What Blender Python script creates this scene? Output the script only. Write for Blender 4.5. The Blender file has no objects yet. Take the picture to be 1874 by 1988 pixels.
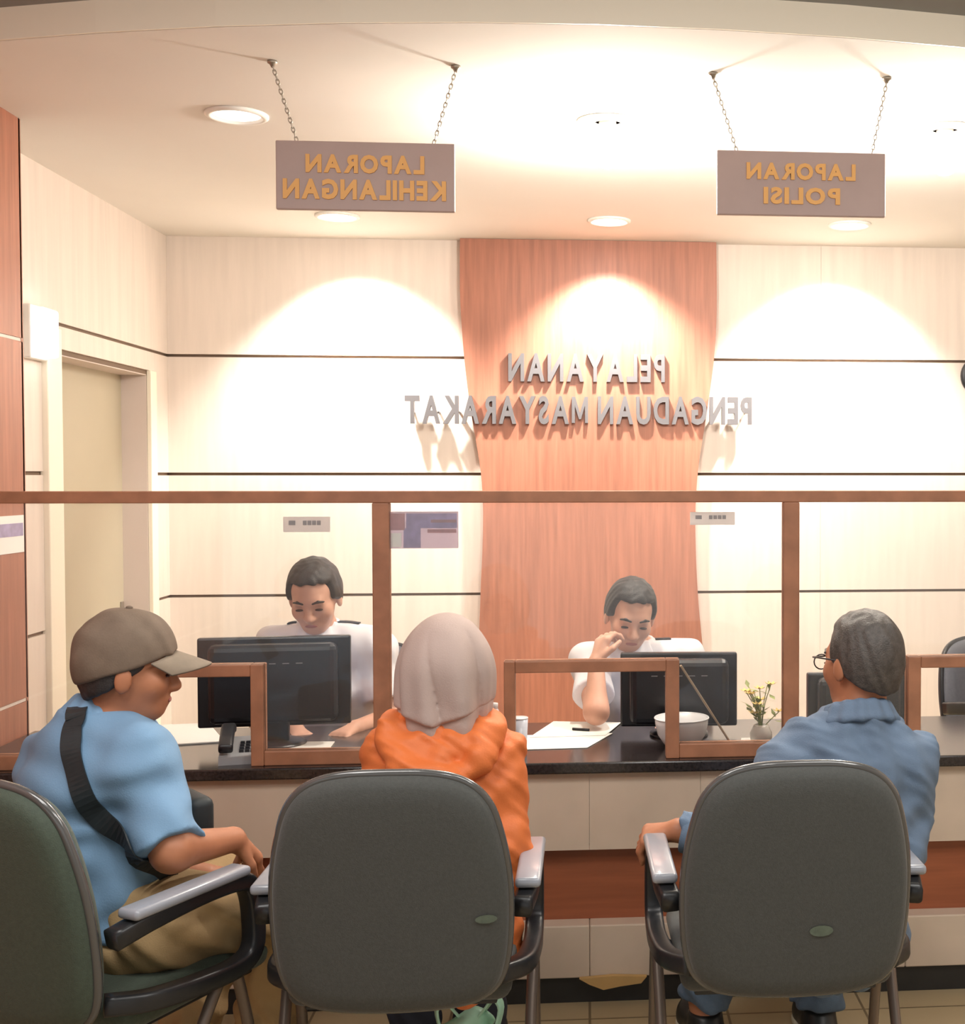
import bpy, bmesh, math, random
import numpy as np
from mathutils import Vector, Matrix

random.seed(7)
SC = bpy.context.scene
COL = SC.collection

# ------------------------------------------------------------------ camera
F = 2450.0                      # focal length in pixels of the 1874 x 1988 frame
PPX, PPY = 1350.0, 994.0        # optical axis in the frame (the photograph is a crop)
CAM = np.array([0.0, 0.0, 1.56])
YAW = -math.atan(207 / F)
PITCH = math.atan(69 / F)
cd = bpy.data.cameras.new('camera')
cd.sensor_fit = 'HORIZONTAL'
cd.sensor_width = 36.0
cd.lens = 36.0 * F / 1874.0
cd.shift_x = (937.0 - PPX) / 1874.0
cd.clip_start = 0.05
cam = bpy.data.objects.new('camera', cd)
COL.objects.link(cam)
cam.location = CAM
cam.rotation_euler = (math.pi / 2 - PITCH, 0, YAW)
SC.camera = cam
_R = np.array(Matrix.Rotation(YAW, 3, 'Z') @ Matrix.Rotation(math.pi / 2 - PITCH, 3, 'X'))


def ray(px, py):
    return _R @ np.array([(px - PPX) / F, -(py - PPY) / F, -1.0])


def at(px, py, Y):
    """room point seen at that spot of the photograph, Y metres into the room"""
    d = ray(px, py)
    return CAM + d * (Y / d[1])


# ------------------------------------------------------------------ world, exposure, unseen hall fill lights
w = bpy.data.worlds.new('world')
SC.world = w
w.use_nodes = True
w.node_tree.nodes['Background'].inputs[0].default_value = (1.0, 0.975, 0.94, 1)
w.node_tree.nodes['Background'].inputs[1].default_value = 0.55
SC.view_settings.view_transform = 'Standard'
SC.view_settings.look = 'None'
SC.view_settings.gamma = 1.0
SC.view_settings.use_curve_mapping = False
SC.view_settings.exposure = 0.6

WARM = (1.0, 0.945, 0.87)
NEUT = (1.0, 0.975, 0.94)


def area_light(name, loc, rot, sx, sy, power, col):
    l = bpy.data.lights.new(name, 'AREA')
    l.shape = 'RECTANGLE'
    l.size, l.size_y = sx, sy
    l.energy = power
    l.color = col
    o = bpy.data.objects.new(name, l)
    COL.objects.link(o)
    o.location = loc
    o.rotation_euler = rot
    return o


area_light('hall_fill_light', (-0.9, 1.75, 2.78), (0, 0, 0), 1.2, 0.6, 18, NEUT)  # unseen area lights added over the hall, set forward to brighten the fascia
area_light('hall_fill_light', (1.3, 1.75, 2.78), (0, 0, 0), 1.2, 0.6, 18, NEUT)


def fill_point(x, y, z, power):  # unseen point fill, added to brighten the fascia and hall ceiling
    l = bpy.data.lights.new('hall_fill_point', 'POINT')
    l.energy = power
    l.color = NEUT
    l.shadow_soft_size = 0.16
    o = bpy.data.objects.new('hall_fill_point', l)
    COL.objects.link(o)
    o.location = (x, y, z)


for gx_ in (-1.0, 0.35, 1.7):
    fill_point(gx_, 1.2, 2.5, 14)


# ------------------------------------------------------------------ materials
def lin(c):
    return tuple((x / 255 / 12.92) if x / 255 <= 0.04045 else ((x / 255 + 0.055) / 1.055) ** 2.4 for x in c)


MATS = {}


def mat(name, rgb, rough=0.6, metal=0.0, var=0.0, vscale=8.0, bump=0.0, bscale=60.0, stretch=None, emit=None, spec=0.5, sheen=0.0, coat=0.0):
    """procedural material: colour varied by noise, optional fine bump; rgb is sRGB 0..255"""
    m = bpy.data.materials.new(name)
    m.use_nodes = True
    nt = m.node_tree
    b = nt.nodes['Principled BSDF']
    c = lin(rgb)
    b.inputs['Roughness'].default_value = rough
    b.inputs['Metallic'].default_value = metal
    b.inputs['Specular IOR Level'].default_value = spec
    if sheen:
        b.inputs['Sheen Weight'].default_value = sheen
    if coat:
        b.inputs['Coat Weight'].default_value = coat
        b.inputs['Coat Roughness'].default_value = 0.1
    tc = nt.nodes.new('ShaderNodeTexCoord')
    mp = nt.nodes.new('ShaderNodeMapping')
    nt.links.new(tc.outputs['Object'], mp.inputs['Vector'])
    if stretch:
        mp.inputs['Scale'].default_value = stretch
    nz = nt.nodes.new('ShaderNodeTexNoise')
    nz.inputs['Scale'].default_value = vscale
    nz.inputs['Detail'].default_value = 5
    nt.links.new(mp.outputs[0], nz.inputs['Vector'])
    rp = nt.nodes.new('ShaderNodeValToRGB')
    rp.color_ramp.elements[0].position = 0.3
    rp.color_ramp.elements[1].position = 0.7
    rp.color_ramp.elements[0].color = (*[max(0, x * (1 - var)) for x in c], 1)
    rp.color_ramp.elements[1].color = (*[min(1, x * (1 + var)) for x in c], 1)
    nt.links.new(nz.outputs['Fac'], rp.inputs[0])
    nt.links.new(rp.outputs[0], b.inputs['Base Color'])
    if bump:
        n2 = nt.nodes.new('ShaderNodeTexNoise')
        n2.inputs['Scale'].default_value = bscale
        n2.inputs['Detail'].default_value = 3
        nt.links.new(mp.outputs[0], n2.inputs['Vector'])
        bp = nt.nodes.new('ShaderNodeBump')
        bp.inputs['Strength'].default_value = bump
        bp.inputs['Distance'].default_value = 0.004
        nt.links.new(n2.outputs['Fac'], bp.inputs['Height'])
        nt.links.new(bp.outputs[0], b.inputs['Normal'])
    if emit:
        b.inputs['Emission Color'].default_value = (*emit[0], 1)
        b.inputs['Emission Strength'].default_value = emit[1]
    MATS[name] = m
    return m


mat('cream_veneer', (227, 215, 204), 0.55, var=0.05, vscale=3, stretch=(9, 9, 0.7))
mat('groove_brown', (120, 100, 82), 0.7)  # dark backing that shows in the gaps between panels
mat('panel_wood', (164, 108, 86), 0.42, var=0.16, vscale=4, stretch=(14, 14, 0.8), bump=0.05)
mat('frame_wood', (162, 112, 84), 0.45, var=0.18, vscale=5, stretch=(3, 3, 3))
mat('counter_wood', (150, 84, 54), 0.4, var=0.14, vscale=4, stretch=(0.8, 14, 14))
mat('ceiling_paint', (232, 228, 221), 0.9, var=0.015, vscale=2)
mat('hall_paint', (150, 152, 150), 0.9, var=0.02)
mat('door_paint', (188, 179, 156), 0.6, var=0.03, vscale=3)
mat('jamb_paint', (214, 200, 192), 0.6, var=0.02)
mat('casing_paint', (248, 240, 222), 0.5)
mat('black_granite', (44, 38, 38), 0.16, var=0.45, vscale=120, spec=0.6)
mat('beige_tile', (205, 187, 168), 0.35, var=0.06, vscale=6)
mat('plinth_black', (38, 36, 34), 0.45, var=0.2)
mat('peeling_board', (196, 158, 100), 0.6, var=0.1)
mat('sign_brown', (170, 148, 142), 0.5, var=0.04)  # veiling glare of the lamps is put into this greyed brown
mat('sign_gold', (222, 166, 92), 0.5)
mat('chain_metal', (168, 160, 148), 0.35, metal=0.7)
mat('letter_silver', (104, 101, 103), 0.45, metal=0.2)
mat('white_trim', (240, 238, 232), 0.5)
mat('chair_fabric', (70, 72, 70), 0.85, var=0.10, vscale=160, bump=0.25, bscale=420, sheen=0.15)
mat('chair_fabric_green', (62, 74, 62), 0.7, var=0.12, vscale=120, bump=0.25, bscale=420, sheen=0.15)
mat('chair_edge', (80, 80, 80), 0.2, coat=0.8)
mat('chair_plastic', (34, 35, 38), 0.35)
mat('arm_pad', (150, 154, 164), 0.3, coat=0.5)  # pale grey puts the silvery light on the arm tops into the colour
mat('chair_steel', (120, 108, 100), 0.35, metal=0.6)
mat('worn_green', (92, 104, 92), 0.7, var=0.2, vscale=60)
mat('monitor_black', (34, 36, 42), 0.3, var=0.05)
mat('monitor_grey', (150, 150, 152), 0.4)
mat('screen_glow', (40, 60, 90), 0.2, emit=((0.5, 0.6, 0.8), 0.6))
mat('office_fabric', (92, 94, 102), 0.8, var=0.08, vscale=80)
mat('paper', (246, 244, 238), 0.8)
mat('print_grey', (188, 182, 184), 0.8)
mat('notice_grey', (240, 235, 233), 0.7)
mat('poster_lilac', (236, 224, 234), 0.6)
mat('poster_blue', (204, 196, 224), 0.6, var=0.15, vscale=30)
mat('poster_red', (222, 186, 190), 0.6, var=0.1, vscale=30)
mat('bowl_white', (226, 226, 228), 0.25)
mat('clear_cup', (205, 208, 216), 0.15)
mat('phone_black', (40, 40, 44), 0.4)
mat('leaf', (150, 160, 92), 0.6, var=0.25, vscale=40)
mat('petal', (236, 206, 120), 0.6, var=0.12, vscale=40)
mat('vase', (228, 222, 212), 0.35)
mat('stay_beige', (176, 156, 128), 0.5)
mat('bag_green', (176, 226, 202), 0.35, var=0.2, vscale=14)
mat('clock_black', (30, 32, 36), 0.4)
mat('skin_tan', (176, 116, 84), 0.5, var=0.06, vscale=18)
mat('skin_light', (214, 164, 140), 0.5, var=0.05, vscale=18)
mat('lip', (176, 108, 98), 0.5)
mat('hair_black', (46, 42, 42), 0.55, var=0.25, vscale=90, bump=0.4, bscale=300)
mat('hair_grey', (72, 66, 62), 0.5, var=0.3, vscale=90, bump=0.4, bscale=300)
mat('cap_grey', (112, 96, 82), 0.8, var=0.10, vscale=30, bump=0.15, bscale=260)
mat('cap_brim', (134, 120, 104), 0.75, var=0.10, vscale=30)
mat('shirt_sky', (118, 154, 187), 0.8, var=0.05, vscale=10, bump=0.15, bscale=300)
mat('shirt_denim', (98, 117, 140), 0.8, var=0.10, vscale=14, bump=0.2, bscale=340)
mat('shirt_white', (240, 238, 242), 0.8, var=0.02, bump=0.1, bscale=300)
mat('jacket_orange', (216, 114, 56), 0.6, var=0.06, vscale=10, bump=0.15, bscale=220)
mat('hijab_mauve', (178, 158, 150), 0.75, var=0.05, vscale=12, bump=0.15, bscale=300)
mat('trouser_khaki', (176, 148, 106), 0.85, var=0.07, vscale=12, bump=0.2, bscale=300)
mat('trouser_dark', (44, 46, 58), 0.85, var=0.08)
mat('jeans_blue', (84, 102, 122), 0.85, var=0.14, vscale=20, bump=0.2, bscale=300)
mat('shoe_black', (36, 38, 38), 0.4)
mat('shoe_sole', (206, 204, 186), 0.6)
mat('strap_black', (30, 38, 42), 0.55, var=0.1, vscale=60)
mat('eye_dark', (58, 40, 36), 0.4)
mat('glasses_dark', (50, 46, 46), 0.3)
mat('shoulder_board', (44, 44, 52), 0.7)
mat('lamp_glass', (255, 250, 240), 0.4, emit=(WARM, 26.0))
mat('glare_bulb', (255, 250, 240), 0.4, emit=((1.0, 0.9, 0.74), 60.0))
mat('lamp_soft', (255, 250, 240), 0.4, emit=((1.0, 0.95, 0.85), 3.0))
mat('box_lamp', (250, 252, 255), 0.4, emit=((0.92, 0.98, 1.0), 2.2))


def thin_paper(name):
    """thin sheet: lets light from behind through"""
    nt = MATS[name].node_tree
    b = nt.nodes['Principled BSDF']
    src = b.inputs['Base Color'].links[0].from_socket
    tl = nt.nodes.new('ShaderNodeBsdfTranslucent')
    nt.links.new(src, tl.inputs[0])
    mx = nt.nodes.new('ShaderNodeMixShader')
    mx.inputs[0].default_value = 0.5
    nt.links.new(b.outputs[0], mx.inputs[1])
    nt.links.new(tl.outputs[0], mx.inputs[2])
    nt.links.new(mx.outputs[0], nt.nodes['Material Output'].inputs[0])


for n_ in ('notice_grey', 'print_grey', 'poster_lilac', 'poster_blue', 'poster_red'):
    thin_paper(n_)


def floor_mat():
    m = bpy.data.materials.new('floor_tile')
    m.use_nodes = True
    nt = m.node_tree
    b = nt.nodes['Principled BSDF']
    tc = nt.nodes.new('ShaderNodeTexCoord')
    br = nt.nodes.new('ShaderNodeTexBrick')
    br.offset = 0.0
    br.inputs['Scale'].default_value = 1.0
    br.inputs['Brick Width'].default_value = 0.4
    br.inputs['Row Height'].default_value = 0.4
    br.inputs['Mortar Size'].default_value = 0.004
    br.inputs['Color1'].default_value = (*lin((178, 160, 126)), 1)
    br.inputs['Color2'].default_value = (*lin((172, 153, 120)), 1)
    br.inputs['Mortar'].default_value = (*lin((120, 104, 80)), 1)
    nt.links.new(tc.outputs['Object'], br.inputs['Vector'])
    nt.links.new(br.outputs[0], b.inputs['Base Color'])
    b.inputs['Roughness'].default_value = 0.3
    MATS['floor_tile'] = m


floor_mat()


def glass_mat():
    m = bpy.data.materials.new('partition_glass')
    m.use_nodes = True
    nt = m.node_tree
    nt.nodes.remove(nt.nodes['Principled BSDF'])
    tr = nt.nodes.new('ShaderNodeBsdfTransparent')
    tr.inputs[0].default_value = (0.985, 0.985, 0.98, 1)
    gl = nt.nodes.new('ShaderNodeBsdfGlossy')
    gl.inputs['Roughness'].default_value = 0.02
    df = nt.nodes.new('ShaderNodeBsdfDiffuse')
    df.inputs[0].default_value = (0.9, 0.88, 0.85, 1)
    fr = nt.nodes.new('ShaderNodeFresnel')
    fr.inputs[0].default_value = 1.5
    m1 = nt.nodes.new('ShaderNodeMixShader')
    m2 = nt.nodes.new('ShaderNodeMixShader')
    m2.inputs[0].default_value = 0.03          # pale diffuse share puts a milky haze into the glass
    nt.links.new(fr.outputs[0], m1.inputs[0])
    nt.links.new(tr.outputs[0], m1.inputs[1])
    nt.links.new(gl.outputs[0], m1.inputs[2])
    nt.links.new(m1.outputs[0], m2.inputs[1])
    nt.links.new(df.outputs[0], m2.inputs[2])
    nt.links.new(m2.outputs[0], nt.nodes['Material Output'].inputs[0])
    MATS['partition_glass'] = m


glass_mat()


# ------------------------------------------------------------------ object helpers
def root_loc(parent):
    return np.array(parent.location) if parent is not None else np.zeros(3)


def mesh_obj(name, verts, faces, m, parent=None, smooth=False, local=False):
    """one mesh object; verts in room coordinates unless local (then in the parent's own frame)"""
    v = np.asarray(verts, float)
    if parent is not None and not local:
        p, off = parent, np.zeros(3)
        while p is not None:
            off = off + np.array(p.location)
            p = p.parent
        v = v - off
    me = bpy.data.meshes.new(name)
    if isinstance(faces, np.ndarray):
        n = len(faces)
        k = faces.shape[1]
        me.vertices.add(len(v))
        me.vertices.foreach_set('co', v.astype(np.float32).ravel())
        me.loops.add(n * k)
        me.loops.foreach_set('vertex_index', faces.astype(np.int32).ravel())
        me.polygons.add(n)
        me.polygons.foreach_set('loop_start', np.arange(0, n * k, k, dtype=np.int32))
        me.update(calc_edges=True)
        me.validate()
    else:
        me.from_pydata([tuple(x) for x in v], [], faces)
    if smooth:
        me.shade_smooth()
    me.materials.append(MATS[m] if isinstance(m, str) else m)
    me.update()
    o = bpy.data.objects.new(name, me)
    COL.objects.link(o)
    o.parent = parent
    return o


def bm_obj(name, bm, m, parent=None, smooth=False, local=True):
    bmesh.ops.recalc_face_normals(bm, faces=bm.faces)
    bm.verts.index_update()
    v = [tuple(x.co) for x in bm.verts]
    f = [[q.index for q in x.verts] for x in bm.faces]
    bm.free()
    return mesh_obj(name, v, f, m, parent, smooth, local)


def tag(o, label=None, cat=None, group=None, kind=None):
    if label:
        o['label'] = label
    if cat:
        o['category'] = cat
    if group:
        o['group'] = group
    if kind:
        o['kind'] = kind
    return o


def thing(name, loc, label, cat, group=None, rz=0.0):
    o = bpy.data.objects.new(name, None)
    COL.objects.link(o)
    o.empty_display_size = 0.1
    o.location = loc
    o.rotation_euler = (0, 0, rz)
    return tag(o, label, cat, group)


def bm_box(bm, lo, hi, bevel=0.0, seg=2):
    r = bmesh.ops.create_cube(bm, size=1.0)
    for v in r['verts']:
        v.co = Vector([lo[i] + (v.co[i] + 0.5) * (hi[i] - lo[i]) for i in range(3)])
    if bevel:
        es = list({e for v in r['verts'] for e in v.link_edges})
        bmesh.ops.bevel(bm, geom=es, offset=bevel, segments=seg, affect='EDGES', profile=0.5)


def box(name, lo, hi, m, parent=None, bevel=0.0, local=False, kind=None):
    bm = bmesh.new()
    lo, hi = [min(a, b) for a, b in zip(lo, hi)], [max(a, b) for a, b in zip(lo, hi)]
    bm_box(bm, lo, hi, bevel)
    o = bm_obj(name, bm, m, parent, smooth=False, local=local)
    if kind:
        o['kind'] = kind
    return o


def prism(name, poly, y0, y1, m, parent=None, axis='Y', kind=None, local=False):
    """poly of (u, v): u,v = X,Z for axis Y; Y,Z for axis X; X,Y for axis Z"""
    def mk(u, v, d):
        return {'Y': (u, d, v), 'X': (d, u, v), 'Z': (u, v, d)}[axis]
    bm = bmesh.new()
    a = [bm.verts.new(mk(u, v, y0)) for u, v in poly]
    b = [bm.verts.new(mk(u, v, y1)) for u, v in poly]
    bm.faces.new(a)
    bm.faces.new(b[::-1])
    n = len(poly)
    for i in range(n):
        bm.faces.new((a[i], b[i], b[(i + 1) % n], a[(i + 1) % n]))
    o = bm_obj(name, bm, m, parent, local=local)
    if kind:
        o['kind'] = kind
    return o


def sweep_mesh(pts, prof, closed=False, up=None):
    """sweep a closed 2-D profile along a path -> verts, faces"""
    P = [Vector(p) for p in pts]
    n = len(P)
    V, Fc = [], []
    k = len(prof)
    prev = None
    for i in range(n):
        if closed:
            t = (P[(i + 1) % n] - P[i - 1]).normalized()
        else:
            t = (P[min(i + 1, n - 1)] - P[max(i - 1, 0)]).normalized()
        if up is not None:
            a = t.cross(Vector(up)).normalized()
        elif prev is None:
            r = Vector((0, 0, 1)) if abs(t.z) < 0.9 else Vector((1, 0, 0))
            a = t.cross(r).normalized()
        else:
            a = (prev - t * prev.dot(t)).normalized()
        prev = a
        b = t.cross(a)
        for (u, v) in prof:
            V.append(tuple(P[i] + a * u + b * v))
    m = n if closed else n - 1
    for i in range(m):
        for j in range(k):
            i2 = (i + 1) % n
            Fc.append((i * k + j, i * k + (j + 1) % k, i2 * k + (j + 1) % k, i2 * k + j))
    if not closed:
        Fc.append(tuple(range(k))[::-1])
        Fc.append(tuple((n - 1) * k + j for j in range(k)))
    return V, Fc


def circ(r, n=10):
    return [(r * math.cos(2 * math.pi * i / n), r * math.sin(2 * math.pi * i / n)) for i in range(n)]


def rrect(a, b, r, n=3):
    o = []
    for cx, cy, s in ((a - r, b - r, 0), (-a + r, b - r, 1), (-a + r, -b + r, 2), (a - r, -b + r, 3)):
        for i in range(n + 1):
            t = (s + i / n) * math.pi / 2
            o.append((cx + r * math.cos(t), cy + r * math.sin(t)))
    return o


def sweep(name, pts, prof, m, parent=None, closed=False, local=False, up=None, smooth=True):
    V, Fc = sweep_mesh(pts, prof, closed, up)
    return mesh_obj(name, V, Fc, m, parent, smooth, local)


def smooth_path(pts, n=6):
    P = [np.array(p, float) for p in pts]
    P = [2 * P[0] - P[1]] + P + [2 * P[-1] - P[-2]]
    out = []
    for i in range(1, len(P) - 2):
        for k in range(n):
            t = k / n
            a, b, c, d = P[i - 1:i + 3]
            out.append(0.5 * (2 * b + (c - a) * t + (2 * a - 5 * b + 4 * c - d) * t * t + (3 * b - a - 3 * c + d) * t ** 3))
    out.append(P[-2])
    return out


def lathe(name, prof, m, parent=None, n=24, local=True, center=(0, 0, 0), smooth=True):
    V, Fc = [], []
    for r, z in prof:
        for i in range(n):
            t = 2 * math.pi * i / n
            V.append((center[0] + r * math.cos(t), center[1] + r * math.sin(t), center[2] + z))
    k = len(prof)
    for i in range(k - 1):
        for j in range(n):
            Fc.append((i * n + j, i * n + (j + 1) % n, (i + 1) * n + (j + 1) % n, (i + 1) * n + j))
    Fc.append(tuple(range(n))[::-1])
    Fc.append(tuple((k - 1) * n + j for j in range(n)))
    return mesh_obj(name, V, Fc, m, parent, smooth, local)


# ------------------------------------------------------------------ room shell
WY, WX, CZ = 6.30, -2.02, 2.715     # back wall, left wall, ceiling height
G1, G2, G3 = 2.143, 1.572, 0.98     # heights of the grooves between wall panels
RX = 3.6
GAP = 0.007

fl = box('floor', (-4.2, -4.0, -0.1), (RX, WY + 0.2, 0.0), 'floor_tile', kind='structure')
# lowered ceiling over the counter with a gently bowed front edge
arc = []
for i in range(25):
    x = -4.2 + (RX + 4.2) * i / 24
    arc.append((x, 3.273 - 0.0082 * x + 0.0976 * min(x * x, 5.0)))
prism('ceiling', arc + [(RX, WY + 0.2), (-4.2, WY + 0.2)], CZ, CZ + 0.085, 'ceiling_paint', axis='Z', kind='structure')
band = [(x, y - 0.006) for x, y in arc] + [(x, y + 0.002) for x, y in arc[::-1]]
prism('trim_1', band, CZ, CZ + 0.084, 'casing_paint', axis='Z', kind='structure')
hall_poly = [(-4.2, -4.0), (RX, -4.0)] + [(x, y + 0.25) for x, y in arc[::-1]]
prism('ceiling_hall', hall_poly, CZ + 0.084, CZ + 0.16, 'hall_paint', axis='Z', kind='structure')

wb = box('wall_back', (WX - 0.4, WY + 0.012, 0), (RX, WY + 0.2, CZ), 'groove_brown', kind='structure')
zs = [0.0, G3, G2, G1, CZ]
cx0, cx1 = -0.35, 0.36
for i in range(4):
    for (x0, x1) in ((WX, cx0), (cx0, 0.5), (0.5, 1.165), (1.165, RX)):
        if x0 == cx0:
            continue
        g = 0.0004
        box('wall_panel', (x0 + g, WY - 0.012, zs[i] + (GAP if i else 0)), (x1 - g, WY + 0.014, zs[i + 1] - (GAP if i < 3 else 0)), 'cream_veneer', wb)

# curved wood feature panel in the middle
Lp = [(893, 455), (893, 560), (897, 640), (903, 710), (913, 790), (925, 860), (934, 920), (938, 990), (937, 1060), (934, 1130), (929, 1250), (918, 1370), (900, 1530)]
Rp = [(1391, 455), (1392, 600), (1388, 680), (1380, 750), (1368, 830), (1357, 900), (1351, 980), (1351, 1060), (1355, 1150), (1362, 1230), (1374, 1350), (1393, 1530)]
PY = WY - 0.075
poly = [at(px, py, PY) for px, py in Lp] + [at(px, py, PY) for px, py in Rp[::-1]]
poly = smooth_path([np.array(p) for p in poly[:13]], 4) + smooth_path([np.array(p) for p in poly[13:]], 4)
poly = [(p[0], min(max(p[2], 0.0), CZ - 0.001)) for p in poly]
poly[0] = (poly[0][0], CZ - 0.001)
fp = prism('feature_panel', poly, PY, WY - 0.013, 'panel_wood')
fp['kind'] = 'structure'
fp.name = 'wall_feature'

# left wall with a door opening
DY0, DY1, DZ = 5.01, 6.03, 2.03
prof = [(4.28, 0), (DY0, 0), (DY0, DZ), (DY1, DZ), (DY1, 0), (WY + 0.1, 0), (WY + 0.1, CZ), (4.28, CZ)]
wl = prism('wall_left', prof, WX - 0.13, WX - 0.012, 'groove_brown', axis='X', kind='structure')
box('door_jamb', (WX - 0.13, DY1 - 0.004, 0), (WX - 0.012, DY1 + 0.001, DZ), 'jamb_paint', wl)
box('door_jamb', (WX - 0.13, DY0 - 0.001, 0), (WX - 0.012, DY0 + 0.004, DZ), 'jamb_paint', wl)
box('door_jamb', (WX - 0.13, DY0, DZ - 0.004), (WX - 0.012, DY1, DZ + 0.001), 'jamb_paint', wl)
for i in range(4):
    z0, z1 = zs[i] + (GAP if i else 0), zs[i + 1] - (GAP if i < 3 else 0)
    if i == 3:
        segs = [(4.28, WY)]
    else:
        segs = [(4.28, DY0 - 0.13), (DY1 + 0.08, WY)]
        if i == 2:
            box('wall_panel', (WX - 0.014, DY0 - 0.13, DZ + 0.02), (WX, DY1 + 0.08, z1), 'cream_veneer', wl)
    for y0, y1 in segs:
        box('wall_panel', (WX - 0.014, y0 + 0.001, z0), (WX, y1 - 0.001, z1), 'cream_veneer', wl)
ca = box('trim_2', (WX - 0.012, DY0 - 0.13, 0), (WX + 0.022, DY0, DZ + 0.09), 'casing_paint', kind='structure', bevel=0.004)
ca = box('trim_3', (WX - 0.012, DY1, 0), (WX + 0.008, DY1 + 0.08, DZ + 0.02), 'casing_paint', kind='structure', bevel=0.003)
dr = box('door_1', (WX - 0.17, DY0 - 0.03, 0.0), (WX - 0.125, DY1 + 0.03, DZ + 0.02), 'door_paint', kind='structure')
p = at(246, 1180, 6.0)
box('lock_plate', (WX - 0.126, DY1 - 0.05, p[2] - 0.04), (WX - 0.118, DY1 - 0.015, p[2] + 0.03), 'chain_metal', dr, bevel=0.003)
lathe('door_knob', [(0.006, 0), (0.012, 0.004), (0.022, 0.02), (0.02, 0.034), (0.006, 0.04)], 'chain_metal', dr, center=(0, 0, 0)).matrix_local = Matrix.Translation((WX - 0.12, DY1 - 0.035, p[2] - 0.06)) @ Matrix.Rotation(math.pi / 2, 4, 'Y')

# wood-clad wall end at the left edge, nearer than the door
wx = -1.83
ww = box('wall_side', (WX - 0.4, 1.0, 0), (wx - 0.012, 4.28, CZ + 0.084), 'groove_brown', kind='structure')
zz = [0.0, at(25, 1365, 4.2)[2], at(25, 655, 4.2)[2], CZ + 0.09]
for i in range(3):
    box('wood_board', (wx - 0.014, 1.0, zz[i] + 0.006), (wx, 4.28, zz[i + 1] - 0.006), 'panel_wood', ww)
    if i:
        box('joint_strip', (wx - 0.014, 1.0, zz[i] - 0.005), (wx - 0.002, 4.28, zz[i] + 0.005), 'cream_veneer', ww)
box('wood_board', (WX - 0.01, 4.27, 0), (wx, 4.285, CZ), 'panel_wood', ww)
box('wall_right', (RX, -4.0, 0), (RX + 0.15, WY + 0.2, CZ + 0.084), 'cream_veneer', kind='structure')

# ------------------------------------------------------------------ ceiling lamps
def spot(name, parent, loc, tgt, power, size, blend, col, rad=0.03):
    l = bpy.data.lights.new(name, 'SPOT')
    l.energy = power
    l.spot_size = math.radians(size)
    l.spot_blend = blend
    l.color = col
    l.shadow_soft_size = rad
    o = bpy.data.objects.new(name, l)
    COL.objects.link(o)
    off = np.array(parent.location)
    o.parent = parent
    o.location = np.array(loc) - off
    o.rotation_euler = (Vector(tgt) - Vector(loc)).to_track_quat('-Z', 'Y').to_euler()
    return o


def downlight(x, y, label, gm, group):
    t = thing('downlight', (x, y, CZ), label, 'ceiling lamp', group)
    lathe('trim_ring', [(0.098, 0.0), (0.098, -0.006), (0.088, -0.012), (0.078, -0.010), (0.074, 0.0)], 'white_trim', t, 32)
    lathe('lamp_lens', [(0.073, -0.002), (0.06, -0.006), (0.02, -0.009), (0.001, -0.0095)], gm, t, 32)
    return t


for (px, py), nm in (((655, 420), 'wall-washing downlight behind the sign reading LAPORAN KEHILANGAN'),
                     ((1183, 425), 'wall-washing downlight above the wood panel with silver letters'),
                     ((1650, 430), 'wall-washing downlight behind the sign reading LAPORAN POLISI')):
    d = ray(px, py)
    x = (d * (5.74 / d[1]))[0]
    t = downlight(x, 5.74, nm, 'lamp_glass', 'downlights along the back wall')
    spot('spot_light', t, (x, 5.86, CZ - 0.03), (x, 6.22, 1.75), 138, 98, 0.7, WARM)

d = ray(460, 225)
downlight((d * (4.17 / d[1]))[0], 4.17, 'plain round downlight between the door and the hanging sign', 'lamp_soft', None)
for (px, py), nm in (((1180, 230), 'glaring ceiling lamp with an added bulb between the two hanging signs'),
                     ((1835, 250), 'glaring ceiling lamp with an added bulb right of the sign reading LAPORAN POLISI')):
    d = ray(px, py)
    x = (d * (4.15 / d[1]))[0]
    t = thing('ceiling_lamp', (x, 4.15, CZ), nm, 'ceiling lamp', 'glaring lamps over the counter')
    lathe('trim_ring', [(0.10, 0.0), (0.10, -0.008), (0.085, -0.014), (0.05, -0.010), (0.045, 0.0)], 'white_trim', t, 32)
    lathe('socket', [(0.028, 0.0), (0.028, -0.03), (0.022, -0.034)], 'white_trim', t, 20)
    lathe('bulb', [(0.02, -0.03), (0.034, -0.05), (0.046, -0.075), (0.05, -0.10), (0.042, -0.13), (0.022, -0.148), (0.002, -0.152)], 'glare_bulb', t, 24)  # added, hung low so its light whitens the ceiling around the lamp
    l = bpy.data.lights.new('glare_pool_light', 'POINT')
    l.energy = 34
    l.color = (1.0, 0.945, 0.86)
    l.shadow_soft_size = 0.05
    o = bpy.data.objects.new('glare_pool_light', l)
    COL.objects.link(o)
    o.parent = t
    o.location = (0, 0, -0.205)

# small white box lamp on the left wall beside the door
lp = at(80, 670, 4.86)
t = thing('box_lamp', (WX, 4.84, 2.02), 'bright white box lamp on the left wall beside the door', 'wall lamp')
box('housing', (WX, 4.72, 1.985), (WX + 0.03, 4.87, 2.18), 'white_trim', t, bevel=0.006)
box('diffuser', (WX + 0.028, 4.73, 1.995), (WX + 0.075, 4.86, 2.17), 'box_lamp', t, bevel=0.012)


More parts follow.
